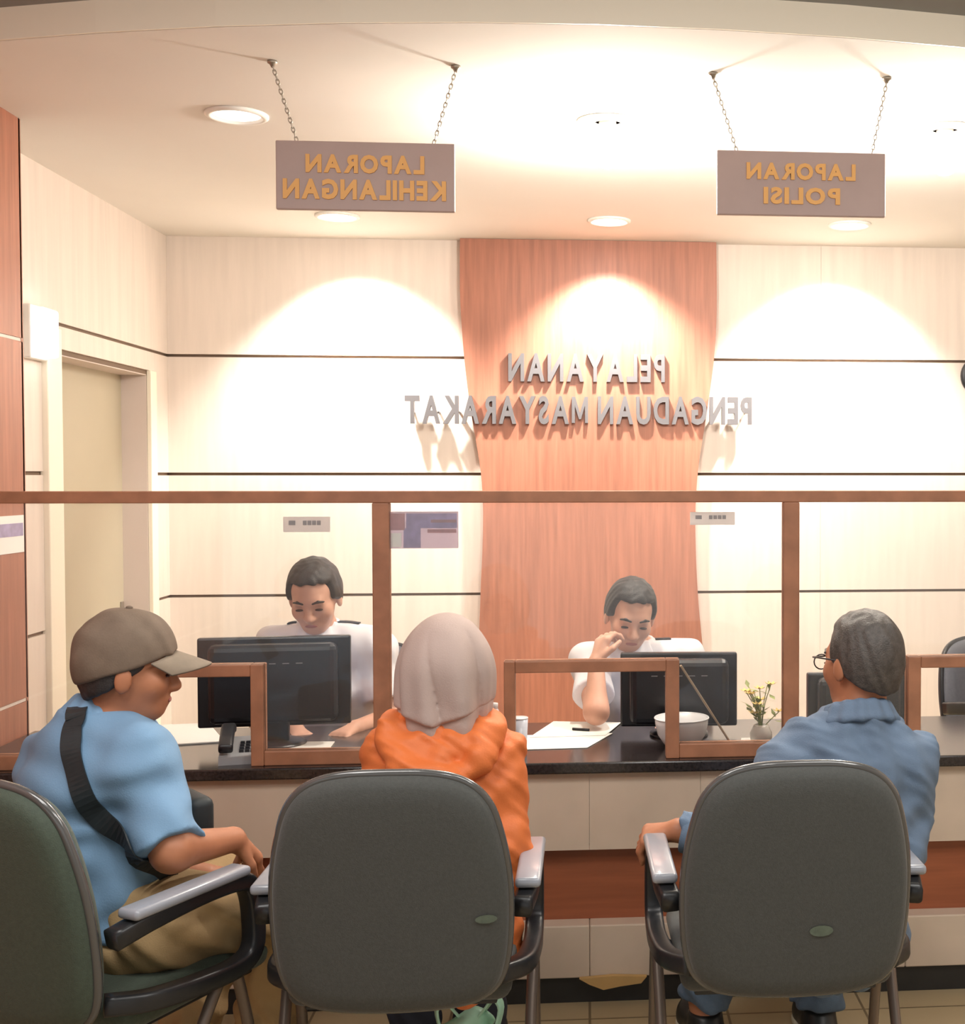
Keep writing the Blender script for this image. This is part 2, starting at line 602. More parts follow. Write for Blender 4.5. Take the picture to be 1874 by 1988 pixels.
# ------------------------------------------------------------------ lettering
def glyph_mesh(ch, bold=0.02, extrude=0.0):
    if ch == 'M':
        o = [(0, 0), (0, 0.7), (0.15, 0.7), (0.36, 0.28), (0.57, 0.7), (0.72, 0.7), (0.72, 0), (0.585, 0), (0.585, 0.46), (0.405, 0.10), (0.315, 0.10), (0.135, 0.46), (0.135, 0)]
        n = len(o)
        V = np.array([(x, y, extrude) for x, y in o] + [(x, y, -extrude) for x, y in o])
        tri = [(0, 1, 11, 12), (1, 2, 11), (2, 3, 10, 11), (3, 9, 10), (3, 4, 8, 9), (4, 5, 8), (5, 6, 7, 8)]
        Fc = [list(q) for q in tri] + [[i + n for i in q[::-1]] for q in tri] + [[i, i + n, (i + 1) % n + n, (i + 1) % n] for i in range(n)]
        return V, Fc
    cu = bpy.data.curves.new('glyph', 'FONT')
    cu.body = ch
    cu.size = 1.0
    cu.offset = bold
    cu.extrude = extrude
    cu.resolution_u = 3
    o = bpy.data.objects.new('glyph', cu)
    COL.objects.link(o)
    dg = bpy.context.evaluated_depsgraph_get()
    me = bpy.data.meshes.new_from_object(o.evaluated_get(dg))
    V = np.array([v.co[:] for v in me.vertices])
    Fc = [list(p.vertices) for p in me.polygons]
    bpy.data.objects.remove(o)
    bpy.data.curves.remove(cu)
    bpy.data.meshes.remove(me)
    return V, Fc


def mirrored_text(text, x_left, x_right, z0, z1, y, thick, m, parent, name, bold=0.03, gap=0.10, space=0.35, one=False):
    """letters run from right to left and are mirrored, as in the photograph; they stand on the plane Y = y and face -Y"""
    gl = []
    tot = 0.0
    for ch in text:
        if ch == ' ':
            gl.append((None, None, space))
            tot += space
            continue
        V, Fc = glyph_mesh(ch, bold, 0.5)
        wd = V[:, 0].max() - V[:, 0].min()
        V[:, 0] -= V[:, 0].min()
        gl.append((V, Fc, wd + gap))
        tot += wd + gap
    tot -= gap
    sx = (x_right - x_left) / tot
    sz = (z1 - z0) / 0.70
    cur = 0.0
    AV, AF = [], []
    for V, Fc, adv in gl:
        if V is not None:
            q = np.empty_like(V)
            q[:, 0] = x_right - (cur + V[:, 0]) * sx
            q[:, 1] = y - (V[:, 2] + 0.5) * thick
            q[:, 2] = z0 + V[:, 1] * sz
            if one:
                n = sum(len(a) for a in AV)
                AV.append(q)
                AF += [[i + n for i in f] for f in Fc]
            else:
                mesh_obj(name, q, Fc, m, parent)
        cur += adv
    if one:
        mesh_obj(name, np.vstack(AV), AF, m, parent)


ly = PY - 0.028
a, b = at(987, 738, ly), at(1291, 689, ly)
t = thing('wall_lettering', (0.5 * (a[0] + b[0]), PY, a[2]), 'raised silver letters PELAYANAN, upper line on the wood panel', 'lettering')
mirrored_text('PELAYANAN', a[0], b[0], a[2], b[2], ly + 0.028, 0.03, 'letter_silver', t, 'letter', bold=0.03, gap=0.14)
a, b = at(786, 820, ly), at(1460, 772, ly)
t = thing('wall_lettering', (0.5 * (a[0] + b[0]), PY, a[2]), 'raised silver letters PENGADUAN MASYARAKAT, lower wider line', 'lettering')
mirrored_text('PENGADUAN MASYARAKAT', a[0], b[0], a[2], b[2], ly + 0.028, 0.03, 'letter_silver', t, 'letter', bold=0.03, gap=0.13, space=0.3)
# stand-off pins that hold the outer letters clear of the wall
for px in (800, 850, 890, 1395, 1430, 1450):
    q = at(px, 800, ly)
    box('standoff_pin', (q[0] - 0.004, PY - 0.004, q[2] - 0.004), (q[0] + 0.004, WY - 0.012, q[2] + 0.004), 'letter_silver', t)


def hanging_sign(x0, x1, z0, z1, y, lines, label, ax0, ax1, cx0, cx1):
    t = thing('hanging_sign', (0.5 * (x0 + x1), y, z0), label, 'sign', 'signs hanging over the counter')
    box('board', (x0, y - 0.008, z0), (x1, y + 0.008, z1), 'sign_brown', t, bevel=0.003)
    for (tx, a0, a1, b0, b1) in lines:
        mirrored_text(tx, a0, a1, b0, b1, y - 0.008, 0.004, 'sign_gold', t, 'lettering', bold=0.045, gap=0.10, one=True)
    for (xa, xc) in ((ax0, cx0), (ax1, cx1)):
        a = np.array([xa, y, CZ - 0.012])
        c = np.array([xc, y, z1 - 0.002])
        n = int(np.linalg.norm(a - c) / 0.0135)
        V, Fc = [], []
        dirv = (c - a) / np.linalg.norm(c - a)
        side = np.cross(dirv, (0, 1, 0))
        for k in range(n):
            cc = a + (c - a) * (k + 0.5) / n
            s = side if k % 2 else np.array([0, 1.0, 0])
            ring = [cc + dirv * 0.0095 * math.cos(q) + s * 0.0045 * math.sin(q) for q in np.linspace(0, 2 * math.pi, 9)[:-1]]
            v, f = sweep_mesh(ring, circ(0.0016, 5), closed=True)
            Fc += [tuple(i + len(V) for i in q) for q in f]
            V += v
        mesh_obj('chain', V, Fc, 'chain_metal', t, True)
        lathe('ceiling_hook', [(0.014, 0.012), (0.014, 0.006), (0.008, 0.002), (0.004, -0.006)], 'chain_metal', t, 14, local=False, center=(xa, y, CZ - 0.012))


SY = 3.63
def sx_(px, py):
    q = at(px, py, SY)
    return q[0], q[2]
x0, z1 = sx_(536, 273)
x1, z0 = sx_(884, 413)
_, tz1 = sx_(700, 304)
_, tz0 = sx_(700, 336)
_, uz1 = sx_(700, 352)
_, uz0 = sx_(700, 387)
hanging_sign(x0, x1, z0, z1, SY, [('LAPORAN', sx_(595, 320)[0], sx_(825, 320)[0], tz0, tz1), ('KEHILANGAN', sx_(551, 370)[0], sx_(867, 370)[0], uz0, uz1)],
             'brown hanging sign with gold mirrored letters LAPORAN KEHILANGAN', sx_(529, 112)[0], sx_(885, 120)[0], sx_(577, 272)[0], sx_(842, 276)[0])
x0, z1 = sx_(1392, 292)
x1, z0 = sx_(1718, 423)
_, tz1 = sx_(1550, 320)
_, tz0 = sx_(1550, 349)
_, uz1 = sx_(1550, 367)
_, uz0 = sx_(1550, 396)
hanging_sign(x0, x1, z0, z1, SY, [('LAPORAN', sx_(1449, 320)[0], sx_(1660, 320)[0], tz0, tz1), ('POLISI', sx_(1482, 370)[0], sx_(1630, 370)[0], uz0, uz1)],
             'brown hanging sign with gold mirrored letters LAPORAN POLISI', sx_(1385, 145)[0], sx_(1722, 146)[0], sx_(1431, 292)[0], sx_(1693, 294)[0])

# ------------------------------------------------------------------ counter
KY = 3.69
KX0, KX1 = wx + 0.005, 3.0
TOPZ = 0.722
kb = thing('service_counter', (0.3, KY + 0.3, 0), 'long service counter front of beige tiles with a brown wood band', 'counter')
sx = [KX0, -1.2, -0.6, 0.0, 0.33, 0.95, 1.6, 2.3, KX1]
for i in range(len(sx) - 1):
    box('beige_panel', (sx[i] + 0.0004, KY + 0.03, 0.455), (sx[i + 1] - 0.0004, KY + 0.06, TOPZ - 0.034), 'beige_tile', kb)
    box('foot_ledge', (sx[i] + 0.0004, KY + 0.015, 0.078), (sx[i + 1] - 0.0004, KY + 0.085, 0.234), 'beige_tile', kb, bevel=0.004)
wsx = [KX0, -0.9, 0.4, 1.5, KX1]
for i in range(4):
    box('wood_panel', (wsx[i] + 0.001, KY + 0.075, 0.234), (wsx[i + 1] - 0.001, KY + 0.095, 0.456), 'counter_wood', kb)
box('plinth', (KX0, KY + 0.03, 0.0), (KX1, KY + 0.09, 0.079), 'plinth_black', kb)
box('back_board', (KX0, KY + 0.095, 0.0), (KX1, KY + 0.115, TOPZ - 0.034), 'cream_veneer', kb)
pp = [(1125, 1900), (1145, 1911), (1172, 1921), (1205, 1914), (1245, 1908), (1256, 1895), (1190, 1894)]
prism('peeling_strip', [(at(x, y, KY)[0], at(x, y, KY)[2]) for x, y in pp], KY - 0.004, KY + 0.013, 'peeling_board', kb)
wt = box('granite_worktop', (KX0, KY, TOPZ - 0.034), (KX1, KY + 0.62, TOPZ), 'black_granite', bevel=0.005)
tag(wt, 'polished black stone worktop running along the counter', 'worktop')

# ------------------------------------------------------------------ glass partition
GY = KY + 0.055
GT = 0.042           # depth of the frame
def gx(px, py=1000):
    return at(px, py, GY - GT / 2)[0]
def gz(py, px=1000):
    return at(px, py, GY - GT / 2)[2]
gp = thing('glass_partition', (0.2, GY, TOPZ), 'brown wood framed glass partition standing on the counter', 'partition')
BZ0, BZ1 = gz(976), gz(953)
y0, y1 = GY - GT / 2, GY + GT / 2
box('top_beam', (KX0, y0, BZ0), (KX1, y1, BZ1), 'frame_wood', gp, bevel=0.003)
posts = [(gx(722), gx(755)), (gx(1522), gx(1553)), (gx(2322), gx(2354))]
for a, b in posts:
    box('post', (a, y0, TOPZ), (b, y1, BZ0), 'frame_wood', gp, bevel=0.003)
RZ = gz(1450)                     # top of bottom rail
TZ1, TZ0 = gz(1284), gz(1307)     # opening head
opens = [(gx(165), gx(187), gx(483), gx(508)), (gx(977), gx(999), gx(1293), gx(1319)), (gx(1765), gx(1790), gx(2085), gx(2110))]
bays = [(KX0, posts[0][0]), (posts[0][1], posts[1][0]), (posts[1][1], posts[2][0])]
for (b0, b1), (o0, o1, o2, o3) in zip(bays, opens):
    box('bottom_rail', (b0, y0, TOPZ), (o0, y1, RZ), 'frame_wood', gp, bevel=0.003)
    box('bottom_rail', (o3, y0, TOPZ), (b1, y1, RZ), 'frame_wood', gp, bevel=0.003)
    box('opening_jamb', (o0, y0 - 0.004, TOPZ), (o1, y1 + 0.004, TZ1), 'frame_wood', gp, bevel=0.003)
    box('opening_jamb', (o2, y0 - 0.004, TOPZ), (o3, y1 + 0.004, TZ1), 'frame_wood', gp, bevel=0.003)
    box('opening_head', (o1, y0 - 0.004, TZ0), (o2, y1 + 0.004, TZ1), 'frame_wood', gp, bevel=0.003)
    e = 0.0
    pane = [(b0 + e, RZ), (o0, RZ), (o0, TZ1), (o3, TZ1), (o3, RZ), (b1 - e, RZ), (b1 - e, BZ0), (b0 + e, BZ0)]
    prism('glass_pane', pane, GY - 0.003, GY + 0.003, 'partition_glass', gp)
# thin stay from the corner of the middle opening down to the worktop
a = at(1322, 1292, GY + 0.03)
b = at(1428, 1446, GY + 0.05)
b[2] = TOPZ + 0.004
st = sweep('stay_strip', [a, b], rrect(0.008, 0.003, 0.002), 'stay_beige', None, smooth=False)
tag(st, 'thin beige strip leaning diagonally from the middle pass-through frame', 'strip')

# papers taped to the glass
def notice(px0, px1, py0, py1, label, m):
    yy = GY + 0.0065
    a, b = at(px0, py1, yy), at(px1, py0, yy)
    t = thing('paper_notice', (0.5 * (a[0] + b[0]), yy, a[2]), label, 'notice', 'notices taped to the glass')
    prism('sheet', [(a[0], a[2]), (b[0], a[2]), (b[0], b[2]), (a[0], b[2])], yy - 0.0006, yy + 0.0006, m, t)
    return t, a, b, yy
for (px0, px1, py0, py1, lb) in ((550, 641, 1003, 1033, 'small grey notice taped to the glass above the left officer'),
                                 (1340, 1427, 994, 1019, 'small grey notice taped to the glass beside the wood panel')):
    t, a, b, yy = notice(px0, px1, py0, py1, lb, 'notice_grey')
    W, H = b[0] - a[0], b[2] - a[2]
    for (u0, u1) in ((0.12, 0.26), (0.42, 0.5), (0.52, 0.6), (0.62, 0.7), (0.72, 0.8)):
        box('print', (a[0] + u0 * W, yy - 0.0016, a[2] + 0.45 * H), (a[0] + u1 * W, yy - 0.0008, a[2] + 0.75 * H), 'print_grey', t)
t, a, b, yy = notice(757, 890, 993, 1065, 'lilac poster with blue blocks taped beside the post', 'poster_lilac')
W, H = b[0] - a[0], b[2] - a[2]
for (u0, v0, u1, v1, m) in ((0.2, 0.02, 0.45, 0.55, 'poster_blue'), (0.24, 0.55, 0.98, 0.95, 'poster_blue'), (0.02, 0.5, 0.22, 0.95, 'poster_red'),
                            (0.55, 0.42, 0.97, 0.52, 'poster_red'), (0.6, 0.7, 0.97, 0.78, 'poster_red'), (0.02, 0.04, 0.17, 0.42, 'paper')):
    box('print_block', (a[0] + u0 * W, yy - 0.0016 - 0.0003 * random.random(), a[2] + v0 * H), (a[0] + u1 * W, yy - 0.0008, a[2] + v1 * H), m, t)
# poster on the wood wall at the left edge
q0 = at(0, 1000, 4.05)
q1 = at(50, 1070, 4.25)
t = thing('wall_poster', (wx + 0.002, 4.1, 1.38), 'white and blue poster on the wood wall at the left edge', 'poster')
box('sheet', (wx, 3.75, at(40, 1072, 4.24)[2]), (wx + 0.003, 4.262, at(40, 1000, 4.24)[2]), 'paper', t)
za, zb = at(40, 1040, 4.24)[2], at(40, 1015, 4.24)[2]
box('print_band', (wx + 0.001, 3.76, za), (wx + 0.004, 4.255, zb), 'poster_blue', t)

# ------------------------------------------------------------------ things on the counter
def monitor(pxa, pxb, py_top, py_bot, Y, rz, label, depth=0.045):
    a, b = at(pxa, py_bot, Y), at(pxb, py_top, Y)
    W, H = b[0] - a[0], b[2] - a[2]
    W /= math.cos(rz)
    t = thing('computer_monitor', (0.5 * (a[0] + b[0]), Y, TOPZ), label, 'monitor', 'monitors on the counter', rz)
    zb = a[2] - TOPZ
    bm = bmesh.new()
    bm_box(bm, (-W / 2, 0.0, zb), (W / 2, 0.03, zb + H), 0.006)
    bm_obj('bezel', bm, 'monitor_black', t)
    bm = bmesh.new()
    bm_box(bm, (-W * 0.42, -depth, zb + 0.06 * H), (W * 0.42, 0.004, zb + 0.94 * H), 0.022, 3)
    bm_obj('rear_housing', bm, 'monitor_black', t)
    bm = bmesh.new()
    bm_box(bm, (-W / 2 + 0.014, 0.0295, zb + 0.02), (W / 2 - 0.014, 0.0315, zb + H - 0.014))
    bm_obj('screen', bm, 'screen_glow', t)
    bm = bmesh.new()
    bm_box(bm, (-0.045, -0.03, 0.012), (0.045, 0.0, zb + H * 0.35), 0.006)
    bm_obj('stand_neck', bm, 'monitor_black', t)
    prof = []
    lathe('stand_base', [(0.095, 0.0), (0.095, 0.008), (0.08, 0.014), (0.03, 0.02)], 'monitor_black', t, 32)
    for k in range(5):
        bm = bmesh.new()
        bm_box(bm, (-0.09 + 0.04 * k, -depth - 0.001, zb + 0.72 * H), (-0.07 + 0.04 * k, -depth + 0.002, zb + 0.73 * H))
        bm_obj('vent_slot', bm, 'monitor_grey', t)
    return t


monitor(388, 678, 1235, 1412, 4.02, 0.10, 'wide black monitor seen from behind, in front of the left officer', 0.05)
monitor(1205, 1431, 1266, 1412, 4.07, -0.04, 'black monitor seen from behind, in front of the officer leaning on his hand', 0.06)
monitor(1568, 1760, 1304, 1412, 4.05, 0.05, 'dark monitor hidden behind the head of the man in denim shirt', 0.05)


def sheet(pts, label, name='paper_sheet', z=TOPZ + 0.001, th=0.0015, group='papers on the counter', m='paper'):
    poly = []
    for px, py in pts:
        d = ray(px, py)
        q = CAM + d * ((z - CAM[2]) / d[2])
        poly.append((q[0], q[1]))
    o = prism(name, poly, z, z + th, m, axis='Z')
    return tag(o, label, 'paper', group)


sheet([(322, 1448), (436, 1441), (405, 1405), (300, 1410)], 'white paper lying on the counter beside the man in the cap', z=TOPZ + 0.0005, th=0.004)
sheet([(1008, 1456), (1140, 1452), (1190, 1424), (1020, 1428)], 'front white form on the counter below the middle pass-through', th=0.0015)
sheet([(1028, 1432), (1176, 1428), (1206, 1403), (1075, 1401)], 'rear white form with the pen on it, before the leaning officer', z=TOPZ + 0.003, th=0.0015)
q0, q1 = [CAM + ray(x, y) * ((TOPZ + 0.009 - CAM[2]) / ray(x, y)[2]) for x, y in ((1112, 1415), (1144, 1417))]
pen = sweep('pen', [q0, 0.75 * q1 + 0.25 * q0, q1], circ(0.0045, 8), 'phone_black')
tag(pen, 'dark pen lying on the white form', 'pen')
sheet([(512, 1456), (640, 1454), (650, 1441), (515, 1442)], 'grey-white papers under the left monitor behind the glass', th=0.003)
sheet([(1437, 1446), (1482, 1446), (1478, 1436), (1440, 1436)], 'small white card beside the flower vase', th=0.006)

# white bowl in front of the middle monitor
d = ray(1320, 1440)
q = CAM + d * ((TOPZ - CAM[2]) / d[2])
t = thing('bowl', (q[0], 3.875, TOPZ), 'white plastic bowl in front of the middle monitor', 'bowl')
lathe('shell', [(0.035, 0.0), (0.055, 0.012), (0.074, 0.04), (0.082, 0.075), (0.083, 0.092), (0.080, 0.092), (0.072, 0.05), (0.045, 0.012), (0.002, 0.008)], 'bowl_white', t, 32)
sweep('rim', [(0.083 * math.cos(a), 0.083 * math.sin(a), 0.092) for a in np.linspace(0, 2 * math.pi, 33)[:-1]], circ(0.003, 6), 'bowl_white', t, closed=True, local=True)
# cups behind the woman
for (px, Y, h, r, lb) in ((1008, 3.86, 0.10, 0.027, 'pale plastic water cup inside the middle pass-through'), (960, 3.93, 0.12, 0.024, 'pale water bottle beside the woman\'s head scarf')):
    q = at(px, 1400, Y)
    t = thing('water_cup' if h < 0.11 else 'water_bottle', (q[0], Y, TOPZ), lb, 'cup' if h < 0.11 else 'bottle')
    if h < 0.11:
        lathe('cup_wall', [(r * 0.8, 0), (r * 0.85, 0.004), (r, h), (r * 0.95, h), (r * 0.8, 0.006), (0.002, 0.005)], 'clear_cup', t, 20)
        lathe('cup_lid', [(r * 1.02, h), (r * 1.02, h + 0.004), (0.002, h + 0.005)], 'bowl_white', t, 20)
    else:
        lathe('bottle_body', [(r * 0.9, 0), (r, 0.006), (r, h * 0.75), (r * 0.5, h * 0.98), (r * 0.42, h)], 'clear_cup', t, 20)
        lathe('bottle_cap', [(r * 0.48, h), (r * 0.48, h + 0.016), (0.003, h + 0.018)], 'bowl_white', t, 16)

# desk telephone at the left pass-through
q = at(475, 1465, 3.84)
t = thing('desk_telephone', (q[0] - 0.01, 3.83, TOPZ), 'black desk telephone beside the left pass-through frame', 'telephone', rz=0.2)
prism('phone_base', [(-0.085, 0.0), (0.085, 0.0), (0.085, 0.05), (-0.085, 0.022)], -0.055, 0.055, 'monitor_grey', t, axis='X', local=True)
sweep('handset', smooth_path([(-0.035, -0.08, 0.045), (-0.035, -0.04, 0.065), (-0.035, 0.04, 0.085), (-0.035, 0.085, 0.075)], 4), rrect(0.02, 0.013, 0.008), 'phone_black', t, local=True)
bm = bmesh.new()
for i in range(3):
    for j in range(4):
        bm_box(bm, (0.0 + i * 0.016, -0.05 + j * 0.022, 0.028 + j * 0.0035), (0.012 + i * 0.016, -0.036 + j * 0.022, 0.036 + j * 0.0035))
o = bm_obj('keypad', bm, 'phone_black', t)
o['kind'] = 'stuff'

# flower vase by the right post
q = at(1478, 1420, 3.92)
t = thing('flower_vase', (q[0], 3.92, TOPZ), 'small vase of yellow flowers beside the right glass post', 'vase')
lathe('vase_body', [(0.026, 0), (0.034, 0.012), (0.036, 0.03), (0.026, 0.05), (0.022, 0.058), (0.018, 0.058), (0.02, 0.01), (0.002, 0.006)], 'vase', t, 20)
rng = random.Random(3)
lv, lf = [], []
for k in range(13):
    az = rng.uniform(0, 2 * math.pi)
    sp = rng.uniform(0.02, 0.085)
    hh = rng.uniform(0.09, 0.19)
    tip = np.array([sp * math.cos(az), sp * 0.7 * math.sin(az), hh])
    stem = sweep('stem', smooth_path([(0, 0, 0.03), (tip[0] * 0.35, tip[1] * 0.35, hh * 0.65), tip], 3), circ(0.0015, 5), 'leaf', t, local=True)
    if k < 9:
        V, Fc = [], []
        for j in range(7):
            aa = 2 * math.pi * j / 7
            c0, c1 = math.cos(aa), math.sin(aa)
            n = len(V)
            V += [tuple(tip), tuple(tip + np.array([0.012 * c0 - 0.006 * c1, 0.012 * c1 + 0.006 * c0, 0.004])), tuple(tip + np.array([0.022 * c0, 0.022 * c1, 0.010])), tuple(tip + np.array([0.012 * c0 + 0.006 * c1, 0.012 * c1 - 0.006 * c0, 0.004]))]
            Fc.append((n, n + 1, n + 2, n + 3))
        mesh_obj('flower', V, Fc, 'petal', t, True, True)
    for j in range(3):
        m_ = tip * rng.uniform(0.5, 0.95)
        dv = np.array([rng.uniform(-1, 1), rng.uniform(-1, 1), rng.uniform(-0.2, 0.8)])
        dv = dv / np.linalg.norm(dv) * 0.036
        s_ = np.cross(dv, (0, 0, 1)) * 0.28
        n = len(lv)
        lv += [tuple(m_), tuple(m_ + dv * 0.5 + s_), tuple(m_ + dv), tuple(m_ + dv * 0.5 - s_)]
        lf.append((n, n + 1, n + 2, n + 3))
o = mesh_obj('foliage', lv, lf, 'leaf', t, False, True)
o['kind'] = 'stuff'

# ------------------------------------------------------------------ chairs
HALF = [(0.0, 0.0), (0.10, 0.003), (0.165, 0.014), (0.205, 0.042), (0.224, 0.09), (0.232, 0.16), (0.233, 0.24), (0.226, 0.31), (0.212, 0.375), (0.196, 0.42), (0.168, 0.455), (0.128, 0.477), (0.07, 0.488), (0.0, 0.49)]


def back_outline(s=1.0, n=4):
    h = smooth_path([(x, 0, z) for x, z in HALF], n)
    h = [(p[0] * s, p[2]) for p in h]
    full = h + [(-x, z) for x, z in h[::-1][1:-1]]
    return [(x, z) for x, z in full]


def backrest_mesh(bm_z0, tilt, y0, s=1.0, hs=1.0, sag=0.30):
    ol = back_outline(s)
    n = len(ol)
    cz = 0.245
    loops = [(-0.034, 0.55), (-0.033, 0.8), (-0.030, 0.92), (-0.022, 0.972), (-0.008, 0.998), (0.006, 1.0), (0.022, 0.985), (0.036, 0.94), (0.046, 0.84), (0.05, 0.6)]
    V, Fc = [], []
    def place(x, y, z):
        y = y + sag * x * x
        ct, st = math.cos(tilt), math.sin(tilt)
        z = z * hs
        return (x, y0 + y * ct - z * st, bm_z0 + z * ct + y * st)
    for (dy, sc) in loops:
        for x, z in ol:
            V.append(place(x * sc, dy, cz + (z - cz) * sc))
    for i in range(len(loops) - 1):
        for j in range(n):
            Fc.append((i * n + j, i * n + (j + 1) % n, (i + 1) * n + (j + 1) % n, (i + 1) * n + j))
    V.append(place(0, loops[0][0], cz))
    c0 = len(V) - 1
    V.append(place(0, loops[-1][0], cz))
    c1 = len(V) - 1
    k = (len(loops) - 1) * n
    for j in range(n):
        Fc.append((c0, (j + 1) % n, j))
        Fc.append((c1, k + j, k + (j + 1) % n))
    edge = [place(x * 1.004, 0.004, cz + (z - cz) * 1.004) for x, z in ol]
    return V, Fc, edge, place


def visitor_chair(loc, rz, label, fabric, marks=()):
    t = thing('visitor_chair', (loc[0], loc[1], 0), label, 'chair', 'padded visitor chairs before the counter', rz)
    V, Fc, edge, place = backrest_mesh(0.478, math.radians(9), -0.235, 1.0, 1.03)
    br = mesh_obj('backrest', V, Fc, fabric, t, True, True)
    sweep('edge_trim', edge, circ(0.0095, 8), 'chair_edge', br, closed=True, local=True)
    for (mx, mz, a, b) in marks:
        V2 = [place(mx + a * math.cos(q), -0.0350, mz + b * math.sin(q)) for q in np.linspace(0, 2 * math.pi, 15)[:-1]]
        V2 = [(v[0], v[1] - 0.001, v[2]) for v in V2]
        mesh_obj('worn_mark', V2 , [tuple(range(14))], 'worn_green', br, False, True)
    # seat cushion
    bm = bmesh.new()
    bm_box(bm, (-0.232, -0.17, 0.455), (0.232, 0.25, 0.522), 0.03, 4)
    bm_obj('seat', bm, fabric, t, True)
    bm = bmesh.new()
    bm_box(bm, (-0.20, -0.14, 0.442), (0.20, 0.22, 0.458), 0.005)
    bm_obj('seat_pan', bm, 'chair_plastic', t)
    sweep('back_bar', smooth_path([(0, 0.02, 0.447), (0, -0.13, 0.45), (0, -0.165, 0.49), (0, -0.20, 0.60)], 4), rrect(0.03, 0.008, 0.005), 'chair_plastic', t, local=True)
    for s in (-1, 1):
        x = 0.268 * s
        ar = sweep('armrest', smooth_path([(x - 0.06 * s, -0.20, 0.532), (x - 0.012 * s, -0.13, 0.525), (x, 0.0, 0.513), (x, 0.10, 0.512), (x, 0.142, 0.538), (x, 0.146, 0.60), (x, 0.132, 0.668), (x, 0.10, 0.694), (x, 0.0, 0.70), (x, -0.14, 0.692), (x - 0.012 * s, -0.225, 0.675)], 5), rrect(0.020, 0.021, 0.009), 'chair_plastic', t, local=True, up=(1, 0, 0))
        bm = bmesh.new()
        bm_box(bm, (x - 0.027, -0.20, 0.706), (x + 0.027, 0.115, 0.728), 0.009, 3)
        bm_obj('arm_pad', bm, 'arm_pad', ar, True)
        sweep('seat_bracket', [(0.18 * s, 0.06, 0.449), (x, 0.06, 0.50)], rrect(0.02, 0.006, 0.004), 'chair_plastic', t, local=True)
        sweep('leg', smooth_path([(x, 0.09, 0.51), (x, 0.11, 0.44), (x, 0.135, 0.34), (x, 0.21, 0.0)], 4), circ(0.0125, 10), 'chair_steel', t, local=True)
        sweep('leg', smooth_path([(x, 0.05, 0.51), (x, 0.01, 0.45), (x - 0.003 * s, -0.06, 0.33), (x - 0.006 * s, -0.26, 0.0)], 4), circ(0.0125, 10), 'chair_steel', t, local=True)
    return t


c2 = at(768, 1740, 2.60)
c3 = at(1535, 1710, 2.61)
visitor_chair((c2[0], 2.60 + 0.21), 0.0, 'grey-green visitor chair of the woman in the orange jacket', 'chair_fabric', ((0.19, 0.20, 0.022, 0.009),))
visitor_chair((c3[0], 2.61 + 0.21), 0.02, 'grey visitor chair with a pale green mark on its back, at right', 'chair_fabric', ((0.045, 0.155, 0.025, 0.012),))
visitor_chair((-1.035, 2.785), math.radians(-27), 'dark green visitor chair turned sideways under the man in the cap', 'chair_fabric_green')


def office_chair(loc, rz, label):
    t = thing('office_chair', (loc[0], loc[1], 0), label, 'chair', 'office chairs behind the counter', rz)
    V, Fc, edge, place = backrest_mesh(0.44, math.radians(10), -0.21, 1.0, 0.97)
    br = mesh_obj('backrest', V, Fc, 'office_fabric', t, True, True)
    sweep('edge_trim', edge, circ(0.011, 6), 'chair_plastic', br, closed=True, local=True)
    bm = bmesh.new()
    bm_box(bm, (-0.24, -0.21, 0.42), (0.24, 0.24, 0.49), 0.03, 3)
    bm_obj('seat', bm, 'monitor_black', t, True)
    lathe('gas_column', [(0.028, 0.1), (0.028, 0.42)], 'chair_plastic', t, 14)
    for k in range(5):
        a = 2 * math.pi * k / 5 + 0.3
        sweep('base_leg', [(0, 0, 0.12), (0.16 * math.cos(a), 0.16 * math.sin(a), 0.10), (0.30 * math.cos(a), 0.30 * math.sin(a), 0.07)], rrect(0.022, 0.014, 0.006), 'chair_plastic', t, local=True)
        lathe('caster', [(0.006, -0.018), (0.026, -0.016), (0.03, 0), (0.026, 0.016), (0.006, 0.018)], 'chair_plastic', t, 14).matrix_local = Matrix.Translation((0.30 * math.cos(a), 0.30 * math.sin(a), 0.032)) @ Matrix.Rotation(a, 4, 'Z') @ Matrix.Rotation(math.pi / 2, 4, 'X')
    for s in (-1, 1):
        x = 0.29 * s
        sweep('armrest', smooth_path([(x - 0.06 * s, 0.05, 0.44), (x, 0.05, 0.47), (x, 0.04, 0.60), (x, 0.10, 0.68), (x, -0.02, 0.69), (x, -0.16, 0.67)], 4), rrect(0.024, 0.014, 0.008), 'chair_plastic', t, local=True, up=(1, 0, 0))
    return t


oc = at(690, 1300, 4.85)
office_chair((oc[0], 4.72), math.pi - 0.1, 'dark office chair behind the left officer')
oc = at(1985, 1340, 4.8)
office_chair((oc[0], 4.72), math.pi + 0.5, 'empty grey office chair behind the right pass-through')

# dark round fixture cut by the right edge
q = at(1903, 730, WY - 0.03)
t = thing('wall_fixture', (q[0], WY - 0.012, q[2]), 'dark round fixture on the back wall at the right edge', 'fixture')
o = lathe('case', [(0.09, 0.0), (0.10, 0.012), (0.10, 0.03), (0.088, 0.036)], 'clock_black', t, 32)
o.rotation_euler = (math.pi / 2, 0, 0)
o = lathe('face_plate', [(0.080, 0.036), (0.074, 0.039), (0.002, 0.040)], 'phone_black', t, 32)
o.rotation_euler = (math.pi / 2, 0, 0)

# ------------------------------------------------------------------ solid modelling for people: smooth unions, then a surface net
class S:
    def __init__(self, f, lo, hi):
        self.f, self.lo, self.hi = f, np.array(lo, float), np.array(hi, float)


def A(*p):
    return np.array(p, float)


